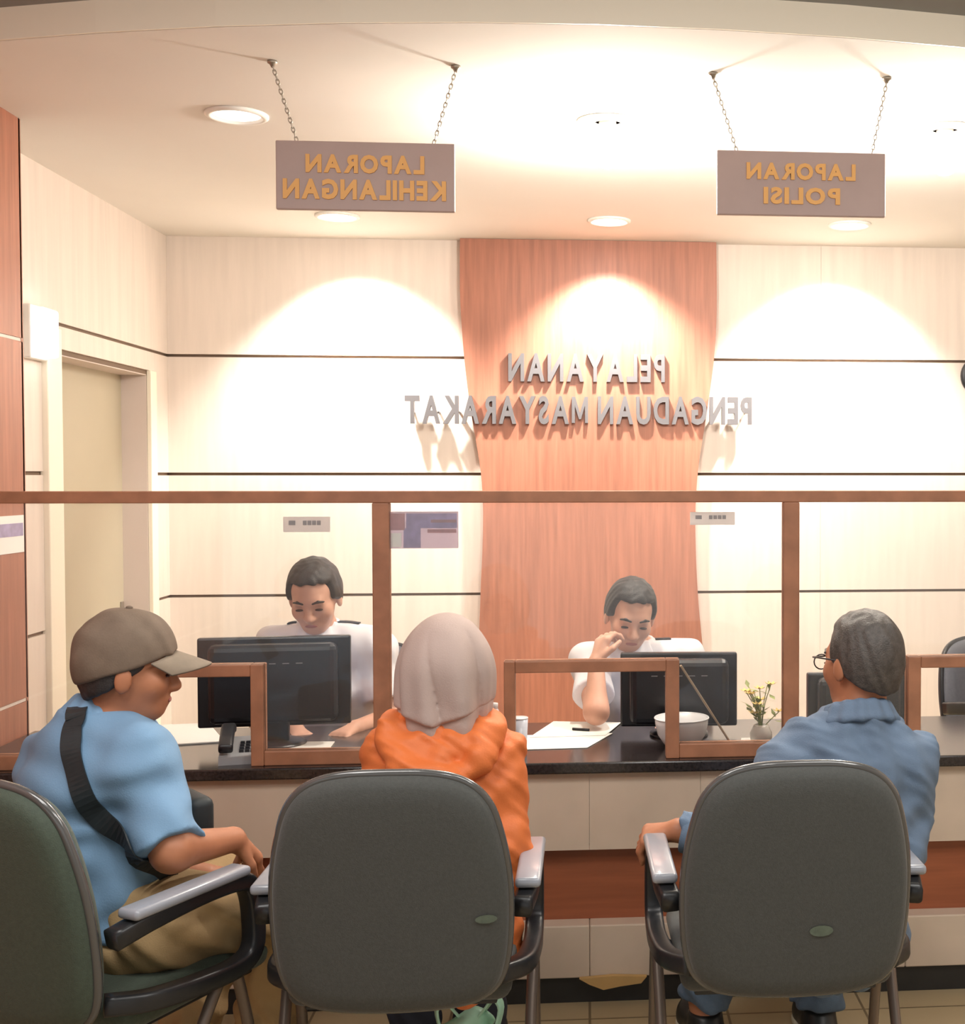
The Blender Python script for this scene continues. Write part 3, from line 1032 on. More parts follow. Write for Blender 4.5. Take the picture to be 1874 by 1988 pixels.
def rc(a, b, ra, rb):
    a, b = np.array(a, float), np.array(b, float)
    ab = b - a
    L = max(ab @ ab, 1e-9)

    def f(P):
        ap = P - a
        t = np.clip(ap @ ab / L, 0, 1)
        q = ap - t[:, None] * ab
        return np.sqrt((q * q).sum(1)) - (ra + (rb - ra) * t)
    r = max(ra, rb)
    return S(f, np.minimum(a, b) - r, np.maximum(a, b) + r)


def ell(c, r, M=None):
    c, r = np.array(c, float), np.array(r, float)
    M = np.eye(3) if M is None else M

    def f(P):
        q = (P - c) @ M.T
        k0 = np.sqrt(((q / r) ** 2).sum(1))
        k1 = np.sqrt(((q / (r * r)) ** 2).sum(1)) + 1e-9
        return np.where(k0 < 0.05, -r.min(), k0 * (k0 - 1) / k1)
    e = r.max()
    return S(f, c - e, c + e)


def tube(pts, rx, ry, right):
    """elliptical tube along a polyline; rx is the half width along 'right'"""
    pts = [np.array(p, float) for p in pts]
    right = np.array(right, float) / np.linalg.norm(right)

    def f(P):
        best = None
        for i in range(len(pts) - 1):
            a, ab = pts[i], pts[i + 1] - pts[i]
            t = np.clip((P - a) @ ab / (ab @ ab), 0, 1)
            q = P - a - t[:, None] * ab
            x = q @ right
            y = np.sqrt(np.maximum((q * q).sum(1) - x * x, 0))
            Rx = rx[i] + (rx[i + 1] - rx[i]) * t
            Ry = ry[i] + (ry[i + 1] - ry[i]) * t
            k0 = np.sqrt((x / Rx) ** 2 + (y / Ry) ** 2)
            k1 = np.sqrt((x / Rx ** 2) ** 2 + (y / Ry ** 2) ** 2) + 1e-9
            d = np.where(k0 < 0.05, -np.minimum(Rx, Ry), k0 * (k0 - 1) / k1)
            best = d if best is None else np.minimum(best, d)
        return best
    e = max(max(rx), max(ry))
    return S(f, np.min(pts, 0) - e, np.max(pts, 0) + e)


def U(k, *ss):
    ss = [s for x in ss for s in (x if isinstance(x, (list, tuple)) else [x])]

    def f(P):
        d = ss[0].f(P)
        for s in ss[1:]:
            e = s.f(P)
            h = np.clip(0.5 + 0.5 * (e - d) / k, 0, 1)
            d = e + (d - e) * h - k * h * (1 - h)
        return d
    return S(f, np.min([s.lo for s in ss], 0), np.max([s.hi for s in ss], 0))


def infl(s, r):
    return S(lambda P: s.f(P) - r, s.lo - r, s.hi + r)


def cut(s, p, n, k=0.008):
    """keep the side that the normal does not point to"""
    p, n = np.array(p, float), np.array(n, float) / np.linalg.norm(n)

    def f(P):
        d, e = s.f(P), (P - p) @ n
        h = np.clip(0.5 - 0.5 * (e - d) / k, 0, 1)
        return e + (d - e) * h + k * h * (1 - h)
    return S(f, s.lo, s.hi)


def sub(s, o, k=0.008):
    def f(P):
        d, e = s.f(P), -o.f(P)
        h = np.clip(0.5 - 0.5 * (e - d) / k, 0, 1)
        return e + (d - e) * h + k * h * (1 - h)
    return S(f, s.lo, s.hi)


def inter(s, o, k=0.004):
    def f(P):
        d, e = s.f(P), o.f(P)
        h = np.clip(0.5 - 0.5 * (e - d) / k, 0, 1)
        return e + (d - e) * h + k * h * (1 - h)
    return S(f, np.maximum(s.lo, o.lo) - 0.01, np.minimum(s.hi, o.hi) + 0.01)


def disp(s, g, pad=0.012):
    return S(lambda P: s.f(P) + g(P), s.lo - pad, s.hi + pad)


def folds(amp, freq, u, v, seed=0.0):
    u, v = np.array(u, float), np.array(v, float)
    return lambda P: amp * (np.sin(freq * (P @ u) + 1.6 * np.sin(0.55 * freq * (P @ v) + seed) + seed) + 0.6 * np.sin(1.73 * freq * (P @ v) + 2.1 * np.sin(0.6 * freq * (P @ u)) + 2 * seed))


def net(s, h):
    """surface net of a solid on a grid of step h"""
    lo = s.lo - 3 * h
    n = np.ceil((s.hi + 3 * h - lo) / h / 4).astype(int) * 4
    H = 4 * h
    nc = n // 4
    g = [lo[i] + H * (np.arange(nc[i]) + 0.5) - h * 0.5 for i in range(3)]
    C = np.stack(np.meshgrid(*g, indexing='ij'), -1).reshape(-1, 3)
    dc = s.f(C).reshape(nc)
    V = np.repeat(np.repeat(np.repeat(dc, 4, 0), 4, 1), 4, 2).astype(np.float32)
    near = np.abs(dc) < H * 1.35
    ci = np.argwhere(near)
    off = np.stack(np.meshgrid(range(4), range(4), range(4), indexing='ij'), -1).reshape(-1, 3)
    ii = (ci[:, None, :] * 4 + off[None]).reshape(-1, 3)
    P = lo + ii * h
    out = np.empty(len(P), np.float32)
    for a in range(0, len(P), 400000):
        out[a:a + 400000] = s.f(P[a:a + 400000])
    V[ii[:, 0], ii[:, 1], ii[:, 2]] = out
    ins = V < 0
    cnt = np.zeros(np.array(V.shape) - 1, np.int8)
    cor = [(i, j, k) for i in (0, 1) for j in (0, 1) for k in (0, 1)]
    sl = lambda o: tuple(slice(o[a], V.shape[a] - 1 + o[a]) for a in range(3))
    for o in cor:
        cnt += ins[sl(o)]
    act = np.argwhere((cnt > 0) & (cnt < 8))
    idx = np.full(cnt.shape, -1, np.int64)
    idx[act[:, 0], act[:, 1], act[:, 2]] = np.arange(len(act))
    cv = np.stack([V[act[:, 0] + o[0], act[:, 1] + o[1], act[:, 2] + o[2]] for o in cor], 1)
    acc = np.zeros((len(act), 3))
    num = np.zeros(len(act))
    for a in range(8):
        for b in range(a + 1, 8):
            if sum(abs(cor[a][i] - cor[b][i]) for i in range(3)) != 1:
                continue
            va, vb = cv[:, a], cv[:, b]
            m = (va < 0) != (vb < 0)
            t = np.where(m, va / np.where(m, va - vb, 1), 0)
            pa, pb = np.array(cor[a], float), np.array(cor[b], float)
            acc += np.where(m[:, None], pa + t[:, None] * (pb - pa), 0)
            num += m
    verts = lo + (act + acc / num[:, None]) * h
    quads = []
    for ax in range(3):
        b, c = (ax + 1) % 3, (ax + 2) % 3
        s0 = [slice(None)] * 3
        s1 = [slice(None)] * 3
        s0[ax], s1[ax] = slice(0, -1), slice(1, None)
        A0, A1 = ins[tuple(s0)], ins[tuple(s1)]
        e = np.argwhere(A0 != A1)
        e = e[(e[:, b] > 0) & (e[:, c] > 0) & (e[:, b] < V.shape[b] - 1) & (e[:, c] < V.shape[c] - 1)]
        q = []
        for (db, dc_) in ((-1, -1), (0, -1), (0, 0), (-1, 0)):
            x = e.copy()
            x[:, b] += db
            x[:, c] += dc_
            q.append(idx[x[:, 0], x[:, 1], x[:, 2]])
        q = np.stack(q, 1)
        fl_ = ~A0[e[:, 0], e[:, 1], e[:, 2]]
        q[fl_] = q[fl_][:, ::-1]
        quads.append(q)
    quads = np.vstack(quads)
    quads = quads[(quads >= 0).all(1)]
    return verts, quads


def solid(name, s, h, m, parent):
    v, q = net(s, h)
    return mesh_obj(name, v, q, m, parent, True)


def unit(v):
    v = np.array(v, float)
    return v / np.linalg.norm(v)


def frame(yaw, pitch=0.0, roll=0.0):
    """rows: right, forward, up; yaw clockwise from +Y, pitch down, roll to the right, degrees"""
    y, p, r = map(math.radians, (yaw, pitch, roll))
    fw = A(math.sin(y) * math.cos(p), math.cos(y) * math.cos(p), -math.sin(p))
    rt = A(math.cos(y), -math.sin(y), 0)
    up = np.cross(rt, fw)
    rt2 = rt * math.cos(r) - up * math.sin(r)
    up2 = np.cross(rt2, fw)
    return np.stack([rt2, fw, up2])


class Head:
    def __init__(self, c, yaw, pitch=0, roll=0, s=1.0):
        self.c, self.M, self.s = np.array(c, float), frame(yaw, pitch, roll), s

    def p(self, x, y, z):
        return self.c + self.s * (x * self.M[0] + y * self.M[1] + z * self.M[2])

    def e(self, x, y, z, a, b, c):
        return ell(self.p(x, y, z), A(a, b, c) * self.s, self.M)

    def r(self, a, b, ra, rb):
        return rc(self.p(*a), self.p(*b), ra * self.s, rb * self.s)

    def skull(self):
        return U(0.03, self.e(0, -0.012, 0.03, 0.074, 0.094, 0.088), self.e(0, 0.02, -0.04, 0.06, 0.066, 0.07))

    def solid(self):
        base = U(0.025 * self.s, self.skull(),
                 self.e(0, 0.05, -0.082, 0.034, 0.030, 0.026),
                 self.e(0.038, 0.052, -0.022, 0.026, 0.026, 0.026), self.e(-0.038, 0.052, -0.022, 0.026, 0.026, 0.026),
                 self.r((-0.03, 0.072, 0.022), (0.03, 0.072, 0.022), 0.012, 0.012))
        base = sub(base, self.e(0.032, 0.094, 0.004, 0.018, 0.014, 0.010), 0.012)
        base = sub(base, self.e(-0.032, 0.094, 0.004, 0.018, 0.014, 0.010), 0.012)
        return U(0.010 * self.s, base,
                 self.r((0, 0.080, 0.012), (0, 0.100, -0.028), 0.009, 0.012), self.e(0, 0.092, -0.032, 0.020, 0.012, 0.010),
                 self.e(0.079, -0.008, -0.012, 0.009, 0.019, 0.030), self.e(-0.079, -0.008, -0.012, 0.009, 0.019, 0.030),
                 self.e(0, 0.080, -0.060, 0.024, 0.010, 0.012))

    def hair(self, th=0.012, front=0.062, slope=0.95, sides=0.0):
        b = infl(U(0.03, self.e(0, -0.014, 0.032, 0.074, 0.092, 0.088), self.e(0, -0.03, -0.02, 0.064, 0.062, 0.07)), th)
        c_, M_, s_ = self.c, self.M, self.s

        def notch(P):
            q = (P - c_) @ M_.T / s_
            fz = front - 2.2 * q[:, 0] ** 2
            return s_ * np.maximum(0.036 - q[:, 1], q[:, 2] - fz)
        b = sub(b, S(notch, b.lo, b.hi), 0.016)
        b = cut(b, self.p(0, 0.03, 0.012), -self.M[2] + slope * self.M[1], 0.008)
        b = cut(b, self.p(0, -0.08, -0.078), -self.M[2], 0.01)
        return disp(b, folds(0.0012, 150, self.M[0] + 0.3 * self.M[2], self.M[1] - 0.2 * self.M[2]), 0.004)

    def details(self, parent, hair_m, lip_m='lip', eyes=True, brow=True):
        if eyes:
            for sx_ in (-1, 1):
                solid('eye', self.e(0.032 * sx_, 0.0805, -0.002, 0.014, 0.006, 0.0035), 0.002, 'eye_dark', parent)
                if brow:
                    solid('eyebrow', U(0.004, self.r((0.016 * sx_, 0.0875, 0.024), (0.034 * sx_, 0.084, 0.029), 0.0035, 0.0045), self.r((0.034 * sx_, 0.084, 0.029), (0.05 * sx_, 0.073, 0.023), 0.0045, 0.0028)), 0.002, hair_m, parent)
            solid('mouth', self.e(0, 0.0885, -0.060, 0.021, 0.0045, 0.006), 0.002, lip_m, parent)


def rot(v, ax, a):
    return np.array(Matrix.Rotation(a, 3, Vector(ax)) @ Vector(v))


def hand(W, D, N, side, curl=(0.35, 0.5, 0.4), s=1.0, spread=0.06):
    """wrist, direction of the fingers, normal of the back of the hand, side = +1/-1 for the thumb side along D x N"""
    W, D = np.array(W, float), unit(D)
    N = unit(np.array(N, float) - D * (D @ np.array(N, float)))
    Ax = np.cross(D, N) * side
    pr = [rc(W, W + (D * 0.078 + Ax * 0.022) * s, 0.021 * s, 0.0165 * s), rc(W, W + (D * 0.078 - Ax * 0.022) * s, 0.020 * s, 0.0145 * s), rc(W, W + D * 0.075 * s, 0.021 * s, 0.017 * s)]
    palm = U(0.012 * s, pr)
    fs = []
    for i, L in enumerate((0.072, 0.080, 0.074, 0.058)):
        b = W + (D * 0.080 + Ax * (0.031 - 0.0205 * i)) * s
        d = unit(D + Ax * (spread * (1.5 - i)))
        q, segs = b, (0.45, 0.31, 0.24)
        rr = (0.0095, 0.0088, 0.0078, 0.0066)
        hinge = np.cross(D, N)
        for k in range(3):
            # bend towards the palm (-N)
            d = rot(d, hinge, -curl[k] if (rot(d, hinge, -0.1) @ N) < (rot(d, hinge, 0.1) @ N) else curl[k])
            q2 = q + d * L * segs[k] * s
            fs.append(rc(q, q2, rr[k] * s, rr[k + 1] * s))
            q = q2
    t0 = W + (D * 0.022 + Ax * 0.020 - N * 0.004) * s
    t1 = t0 + unit(D * 0.75 + Ax * 0.6 - N * 0.35) * 0.044 * s
    t2 = t1 + unit(D * 0.9 + Ax * 0.2 - N * 0.45) * 0.034 * s
    th = U(0.004, rc(t0, t1, 0.014 * s, 0.0105 * s), rc(t1, t2, 0.0105 * s, 0.008 * s))
    return U(0.007, palm, fs, th)


def foot(a, toe, s=1.0):
    a, toe = np.array(a, float), np.array(toe, float)
    d = unit(A(toe[0] - a[0], toe[1] - a[1], 0))
    heel = A(a[0], a[1], 0.04) - d * 0.035
    ball = A(a[0], a[1], 0.038) + d * 0.12
    tip = A(a[0], a[1], 0.032) + d * 0.185
    return U(0.03, rc(a, heel, 0.04, 0.036), rc(heel, ball, 0.036, 0.042), rc(ball, tip, 0.042, 0.03))


def cut_floor(s, z):
    return cut(s, (0, 0, z), (0, 0, -1), 0.004)


def shoes(P, parent, both=('AL', 'AR')):
    for k in both:
        a = P[k]
        d = unit(P['T' + k] * A(1, 1, 0))
        s0 = infl(foot(a, a + d), 0.009)
        s0 = cut(s0, A(0, 0, 0.105), (0, 0, 1), 0.01)
        up = cut_floor(s0, 0.016)
        sh = solid('shoe', up, 0.005, 'shoe_black', parent)
        heel = A(a[0], a[1], 0.018) - d * 0.035
        tip = A(a[0], a[1], 0.018) + d * 0.185
        so = infl(U(0.02, rc(heel, a * A(1, 1, 0) + A(0, 0, 0.018) + d * 0.12, 0.036, 0.043), rc(a * A(1, 1, 0) + A(0, 0, 0.018) + d * 0.12, tip, 0.043, 0.03)), 0.012)
        so = cut(cut_floor(so, 0.001), A(0, 0, 0.024), (0, 0, 1), 0.004)
        solid('sole', so, 0.005, 'shoe_sole', sh)


class Body:
    """joints in room coordinates: PE pelvis, CH chest, NE neck base, SL/SR shoulders, EL/ER elbows, WL/WR wrists, HL/HR hips, KL/KR knees, AL/AR ankles"""
    def __init__(self, J, head, rightv, bulk=1.0):
        self.J, self.h, self.b = J, head, bulk
        self.right = unit(rightv)
        g = J
        b = bulk
        mid = 0.5 * (g['PE'] + g['CH'])
        self.torso = tube([g['PE'] - A(0, 0, 0.02), mid, g['CH'], 0.35 * g['CH'] + 0.65 * g['NE']], A(0.155, 0.142, 0.158, 0.10) * b, A(0.115, 0.105, 0.112, 0.07) * b, self.right)
        self.shoul = [rc(g['S' + k], 0.55 * g['NE'] + 0.45 * g['CH'], 0.055 * b, 0.07 * b) for k in 'LR'] + [rc(g['S' + k], g['NE'] - A(0, 0, 0.012), 0.050 * b, 0.056) for k in 'LR']
        self.core = U(0.04, self.torso, self.shoul)
        self.yoke = rc(g['NE'] - A(0, 0, 0.05), g['NE'] + A(0, 0, 0.02), 0.088, 0.070)
        self.upper = {s: rc(g['S' + s], g['E' + s], 0.050 * b, 0.040 * b) for s in 'LR'}
        self.fore = {s: rc(g['E' + s], g['W' + s], 0.040 * b, 0.026 * b) for s in 'LR'}
        self.thigh = {s: rc(g['H' + s], g['K' + s], 0.082 * b, 0.056 * b) for s in 'LR'}
        self.shin = {s: U(0.02, rc(g['K' + s], g['A' + s], 0.054 * b, 0.036 * b), rc(0.75 * g['K' + s] + 0.25 * g['A' + s], 0.5 * g['K' + s] + 0.5 * g['A' + s], 0.055 * b, 0.05 * b)) for s in 'LR'}
        self.neck = rc(g['NE'] - A(0, 0, 0.02), head.p(0, -0.02, -0.05), 0.056, 0.05)

    def body(self, hands, m, parent, h=0.0055):
        g = self.J
        core = U(0.04, self.torso, self.shoul, self.neck)
        core = U(0.02, core, self.h.solid())
        limbs = []
        for s in 'LR':
            limbs += [U(0.02, self.upper[s], self.fore[s])]
        legs = []
        for s in 'LR':
            legs += [U(0.02, self.thigh[s], self.shin[s], foot(g['A' + s], g['A' + s] + g['TA' + s]))]
        al = U(0.018, core, limbs, legs)
        al = U(0.010, al, hands)
        return solid('body', al, h, m, parent)

    def trousers(self, m, parent, off=0.014, fold=0.004, length=0.9):
        g = self.J
        pel = tube([g['PE'] + A(0, 0, 0.06), g['PE'] - A(0, 0, 0.03), 0.5 * (g['HL'] + g['HR'])], A(0.15, 0.16, 0.15) * self.b, A(0.112, 0.12, 0.10) * self.b, self.right)
        lg = []
        for s in 'LR':
            kn, an = g['K' + s], g['A' + s]
            e = kn + (an - kn) * length
            one = U(0.03, self.thigh[s], rc(kn, e, 0.058 * self.b, 0.056 * self.b))
            one = cut(one, e, an - kn, 0.006)
            lg.append(one)
        x = infl(U(0.035, pel, lg), off)
        x = disp(x, folds(fold, 60, (0.4, 0.6, 0.9), (0.9, -0.5, 0.3), 1.0))
        return solid('trousers', x, 0.006, m, parent)


def new_person(base, label):
    return thing('person', (base[0], base[1], 0.0), label, 'person', None)


def ring_solid(c, M, rx, ry, r, tilt_back=0.0, z=0.0, n=14, k=0.012):
    pts = []
    for i in range(n):
        a = 2 * math.pi * i / n
        pts.append(np.array(c) + M[0] * rx * math.cos(a) + M[1] * ry * math.sin(a) + M[2] * (z + tilt_back * math.sin(a)))
    return U(k, [rc(pts[i], pts[(i + 1) % n], r, r) for i in range(n)])


def fold_collar(c, M, s=1.0):
    return U(0.012, [ring_solid(np.array(c) + M[2] * zz_, M, rr_ * s, (rr_ + 0.002) * s, 0.0075, -0.006) for zz_, rr_ in ((0.040, 0.066), (0.029, 0.072), (0.018, 0.078), (0.007, 0.086))])


def march(s, px, py, t0=1.5, t1=5.0):
    """first hit of the line of sight through that spot on the solid"""
    d = unit(ray(px, py))
    t = t0
    for _ in range(90):
        v = s.f((CAM + d * t)[None])[0]
        if v < 0.0008:
            return CAM + d * t
        t += max(v * 0.7, 0.001)
        if t > t1:
            break
    return None


def grad(s, p, e=0.002):
    P = np.array([p + e * v for v in (A(1, 0, 0), A(-1, 0, 0), A(0, 1, 0), A(0, -1, 0), A(0, 0, 1), A(0, 0, -1))])
    d = s.f(P)
    return unit(A(d[0] - d[1], d[2] - d[3], d[4] - d[5]) + 1e-9)


def snap(s, p, off):
    for _ in range(8):
        v = s.f(p[None])[0]
        p = p - grad(s, p) * (v - off) * 0.9
    return p


def strap_mesh(s, path, width, off, th=0.004):
    pts = [snap(s, q, off) for q in smooth_path(path, 8)]
    n = len(pts)
    for _ in range(6):
        pts = [pts[0]] + [0.25 * pts[i - 1] + 0.5 * pts[i] + 0.25 * pts[i + 1] for i in range(1, n - 1)] + [pts[-1]]
    pts = [snap(s, p, off) for p in pts]
    pts = [pts[0]] + [0.25 * pts[i - 1] + 0.5 * pts[i] + 0.25 * pts[i + 1] for i in range(1, n - 1)] + [pts[-1]]
    nrm = [grad(s, p, 0.012) for p in pts]
    for _ in range(6):
        nrm = [nrm[0]] + [unit(nrm[i - 1] + 2 * nrm[i] + nrm[i + 1]) for i in range(1, n - 1)] + [nrm[-1]]
    V, Fc = [], []
    for i, p in enumerate(pts):
        t = unit(pts[min(i + 1, n - 1)] - pts[max(i - 1, 0)])
        nn = nrm[i]
        sd = unit(np.cross(t, nn))
        for u, v in ((-1, 0), (1, 0), (1, 1), (-1, 1)):
            V.append(p + sd * u * width / 2 + nn * v * th)
    for i in range(n - 1):
        for j in range(4):
            Fc.append((i * 4 + j, i * 4 + (j + 1) % 4, i * 4 + 4 + (j + 1) % 4, i * 4 + 4 + j))
    Fc += [(0, 1, 2, 3), tuple(4 * (n - 1) + j for j in (3, 2, 1, 0))]
    return V, Fc


# ------------------------------------------------------------------ the man in the cap (left)
def man_in_cap():
    J = dict(PE=at(225, 1800, 2.86), CH=at(190, 1530, 2.87), NE=at(200, 1408, 2.88),
             SR=at(272, 1478, 2.76), SL=at(108, 1482, 3.00), ER=at(335, 1652, 2.68), WR=at(452, 1630, 2.86),
             EL=at(150, 1640, 3.10), WL=at(400, 1700, 3.14),
             HR=at(312, 1790, 2.76), HL=at(225, 1755, 3.02), KR=at(562, 1768, 3.00), KL=at(440, 1722, 3.30),
             AR=at(492, 2120, 3.04), AL=at(345, 2060, 3.16))
    J['TAR'] = A(0.8, 0.6, 0)
    J['TAL'] = A(0.7, 0.7, 0)
    hd = Head(at(252, 1302, 2.86), 74, 6, 0, 0.98)
    t = new_person(J['PE'], 'seated man in a grey cap and sky-blue shirt with a shoulder strap')
    B = Body(J, hd, J['SR'] - J['SL'], 1.06)
    hr = hand(J['WR'], at(515, 1680, 2.98) - J['WR'], A(0.3, -0.2, 1.0), 1, (0.5, 0.5, 0.3), 0.98)
    hl = hand(J['WL'], A(0.8, 0.5, -0.2), A(0, 0, 1), -1)
    B.body([hr, hl], 'skin_tan', t)
    # shirt with wide short sleeves
    slv = []
    for s in 'LR':
        sh, el = J['S' + s], J['E' + s]
        e = sh + (el - sh) * (0.93 if s == 'R' else 0.9)
        slv.append(cut(rc(sh, el, 0.052, 0.070), e, el - sh, 0.006))
    back = tube([J['PE'] + A(0, 0, -0.03), 0.5 * (J['PE'] + J['CH']), J['CH'], 0.4 * J['CH'] + 0.6 * J['NE']], [0.185, 0.19, 0.19, 0.10], [0.15, 0.15, 0.138, 0.075], B.right)
    shirt = U(0.05, back, B.yoke, infl(B.core, 0.018), slv)
    shirt = cut(shirt, J['PE'] + A(0, 0, 0.02), (0, 0, -1), 0.01)
    shirt = disp(shirt, folds(0.0045, 46, (0.7, 0.5, -0.6), (0.3, 0.3, 0.9), 0.6))
    shirt = cut(shirt, J['NE'] + A(0, 0, 0.045), (0, 0, 1), 0.01)
    solid('shirt', shirt, 0.0055, 'shirt_sky', t)
    M = frame(60, 14)
    solid('collar', fold_collar(J['NE'] + A(0.008, 0.0, 0.004), M), 0.004, 'shirt_sky', t)
    B.trousers('trouser_khaki', t, 0.016, 0.005, 0.93)
    shoes(J, t)
    # hair under the cap, cap with curved brim
    solid('hair', cut(hd.hair(0.008, 0.03, 0.75), hd.p(0, 0, 0.03), hd.M[2]), 0.004, 'hair_black', t)
    hd.details(t, 'hair_black')
    crown = infl(U(0.02, hd.e(0, -0.014, 0.036, 0.077, 0.098, 0.094), hd.e(0, -0.014, 0.005, 0.072, 0.09, 0.08)), 0.012)
    crown = cut(crown, hd.p(0, 0.07, 0.040), -hd.M[2] + 0.42 * hd.M[1], 0.008)
    crown = disp(crown, folds(0.0015, 60, (1, 0.3, 0.2), (0.2, 1, 0.5)), 0.003)
    cp = thing('baseball_cap', tuple(hd.p(0, 0, 0.05)), 'grey-brown cap with a curved brim on the seated man\'s head', 'cap')
    solid('crown', crown, 0.004, 'cap_grey', cp)
    V, Fc = [], []
    nu, nv = 15, 7
    for lay in (0, 1):
        for i in range(nu):
            a = -1.0 + 2.0 * i / (nu - 1)
            for j in range(nv):
                r = j / (nv - 1)
                x = 0.078 * a * (1 - 0.10 * r * abs(a))
                y0 = 0.088 * math.sqrt(max(0.0, 1 - (a * 0.86) ** 2))
                y = y0 + r * 0.082 * (1 - 0.45 * a * a)
                z = 0.048 - 0.024 * r - 0.022 * a * a + 0.004 * lay
                V.append(hd.p(x, y, z))
    o = nu * nv
    for i in range(nu - 1):
        for j in range(nv - 1):
            q = (i * nv + j, (i + 1) * nv + j, (i + 1) * nv + j + 1, i * nv + j + 1)
            Fc.append(q)
            Fc.append(tuple(o + x for x in q[::-1]))
    rim = [i * nv for i in range(nu)] + [(nu - 1) * nv + j for j in range(1, nv)] + [i * nv + nv - 1 for i in range(nu - 2, -1, -1)] + [j for j in range(nv - 2, 0, -1)]
    for a_, b_ in zip(rim, rim[1:] + rim[:1]):
        Fc.append((b_, a_, a_ + o, b_ + o))
    mesh_obj('brim', V, Fc, 'cap_brim', cp, True)
    solid('top_button', hd.e(0, -0.014, 0.1415, 0.008, 0.008, 0.004), 0.002, 'cap_grey', cp)
    # crossbody bag: strap over the back, pouch at the front
    bag = thing('crossbody_bag', tuple(J['PE'] + A(0.1, 0.1, 0)), 'black crossbody bag slung over the blue-shirted man\'s back', 'bag')
    fw = unit(np.cross(A(0, 0, 1), B.right))
    path = [J['NE'] - B.right * 0.112 + fw * 0.10 - A(0, 0, 0.06), J['NE'] - B.right * 0.112 + fw * 0.03 + A(0, 0, 0.0)]
    for px, py in ((150, 1392), (144, 1412), (141, 1455), (156, 1520), (195, 1590), (255, 1645), (310, 1682), (335, 1706)):
        q = march(shirt, px, py)
        if q is not None:
            path.append(q)
    V, Fc = strap_mesh(shirt, path, 0.044, 0.006, 0.003)
    mesh_obj('strap', V, Fc, 'strap_black', bag, False)
    pc = at(362, 1585, 2.98)
    bm = bmesh.new()
    bm_box(bm, (-0.10, -0.03, -0.075), (0.10, 0.03, 0.06), 0.02, 3)
    Mx = Matrix.Translation(pc) @ Matrix.Rotation(math.radians(-52), 4, 'Z')
    bm.transform(Mx)
    bm_obj('pouch', bm, 'strap_black', bag, True, local=False)


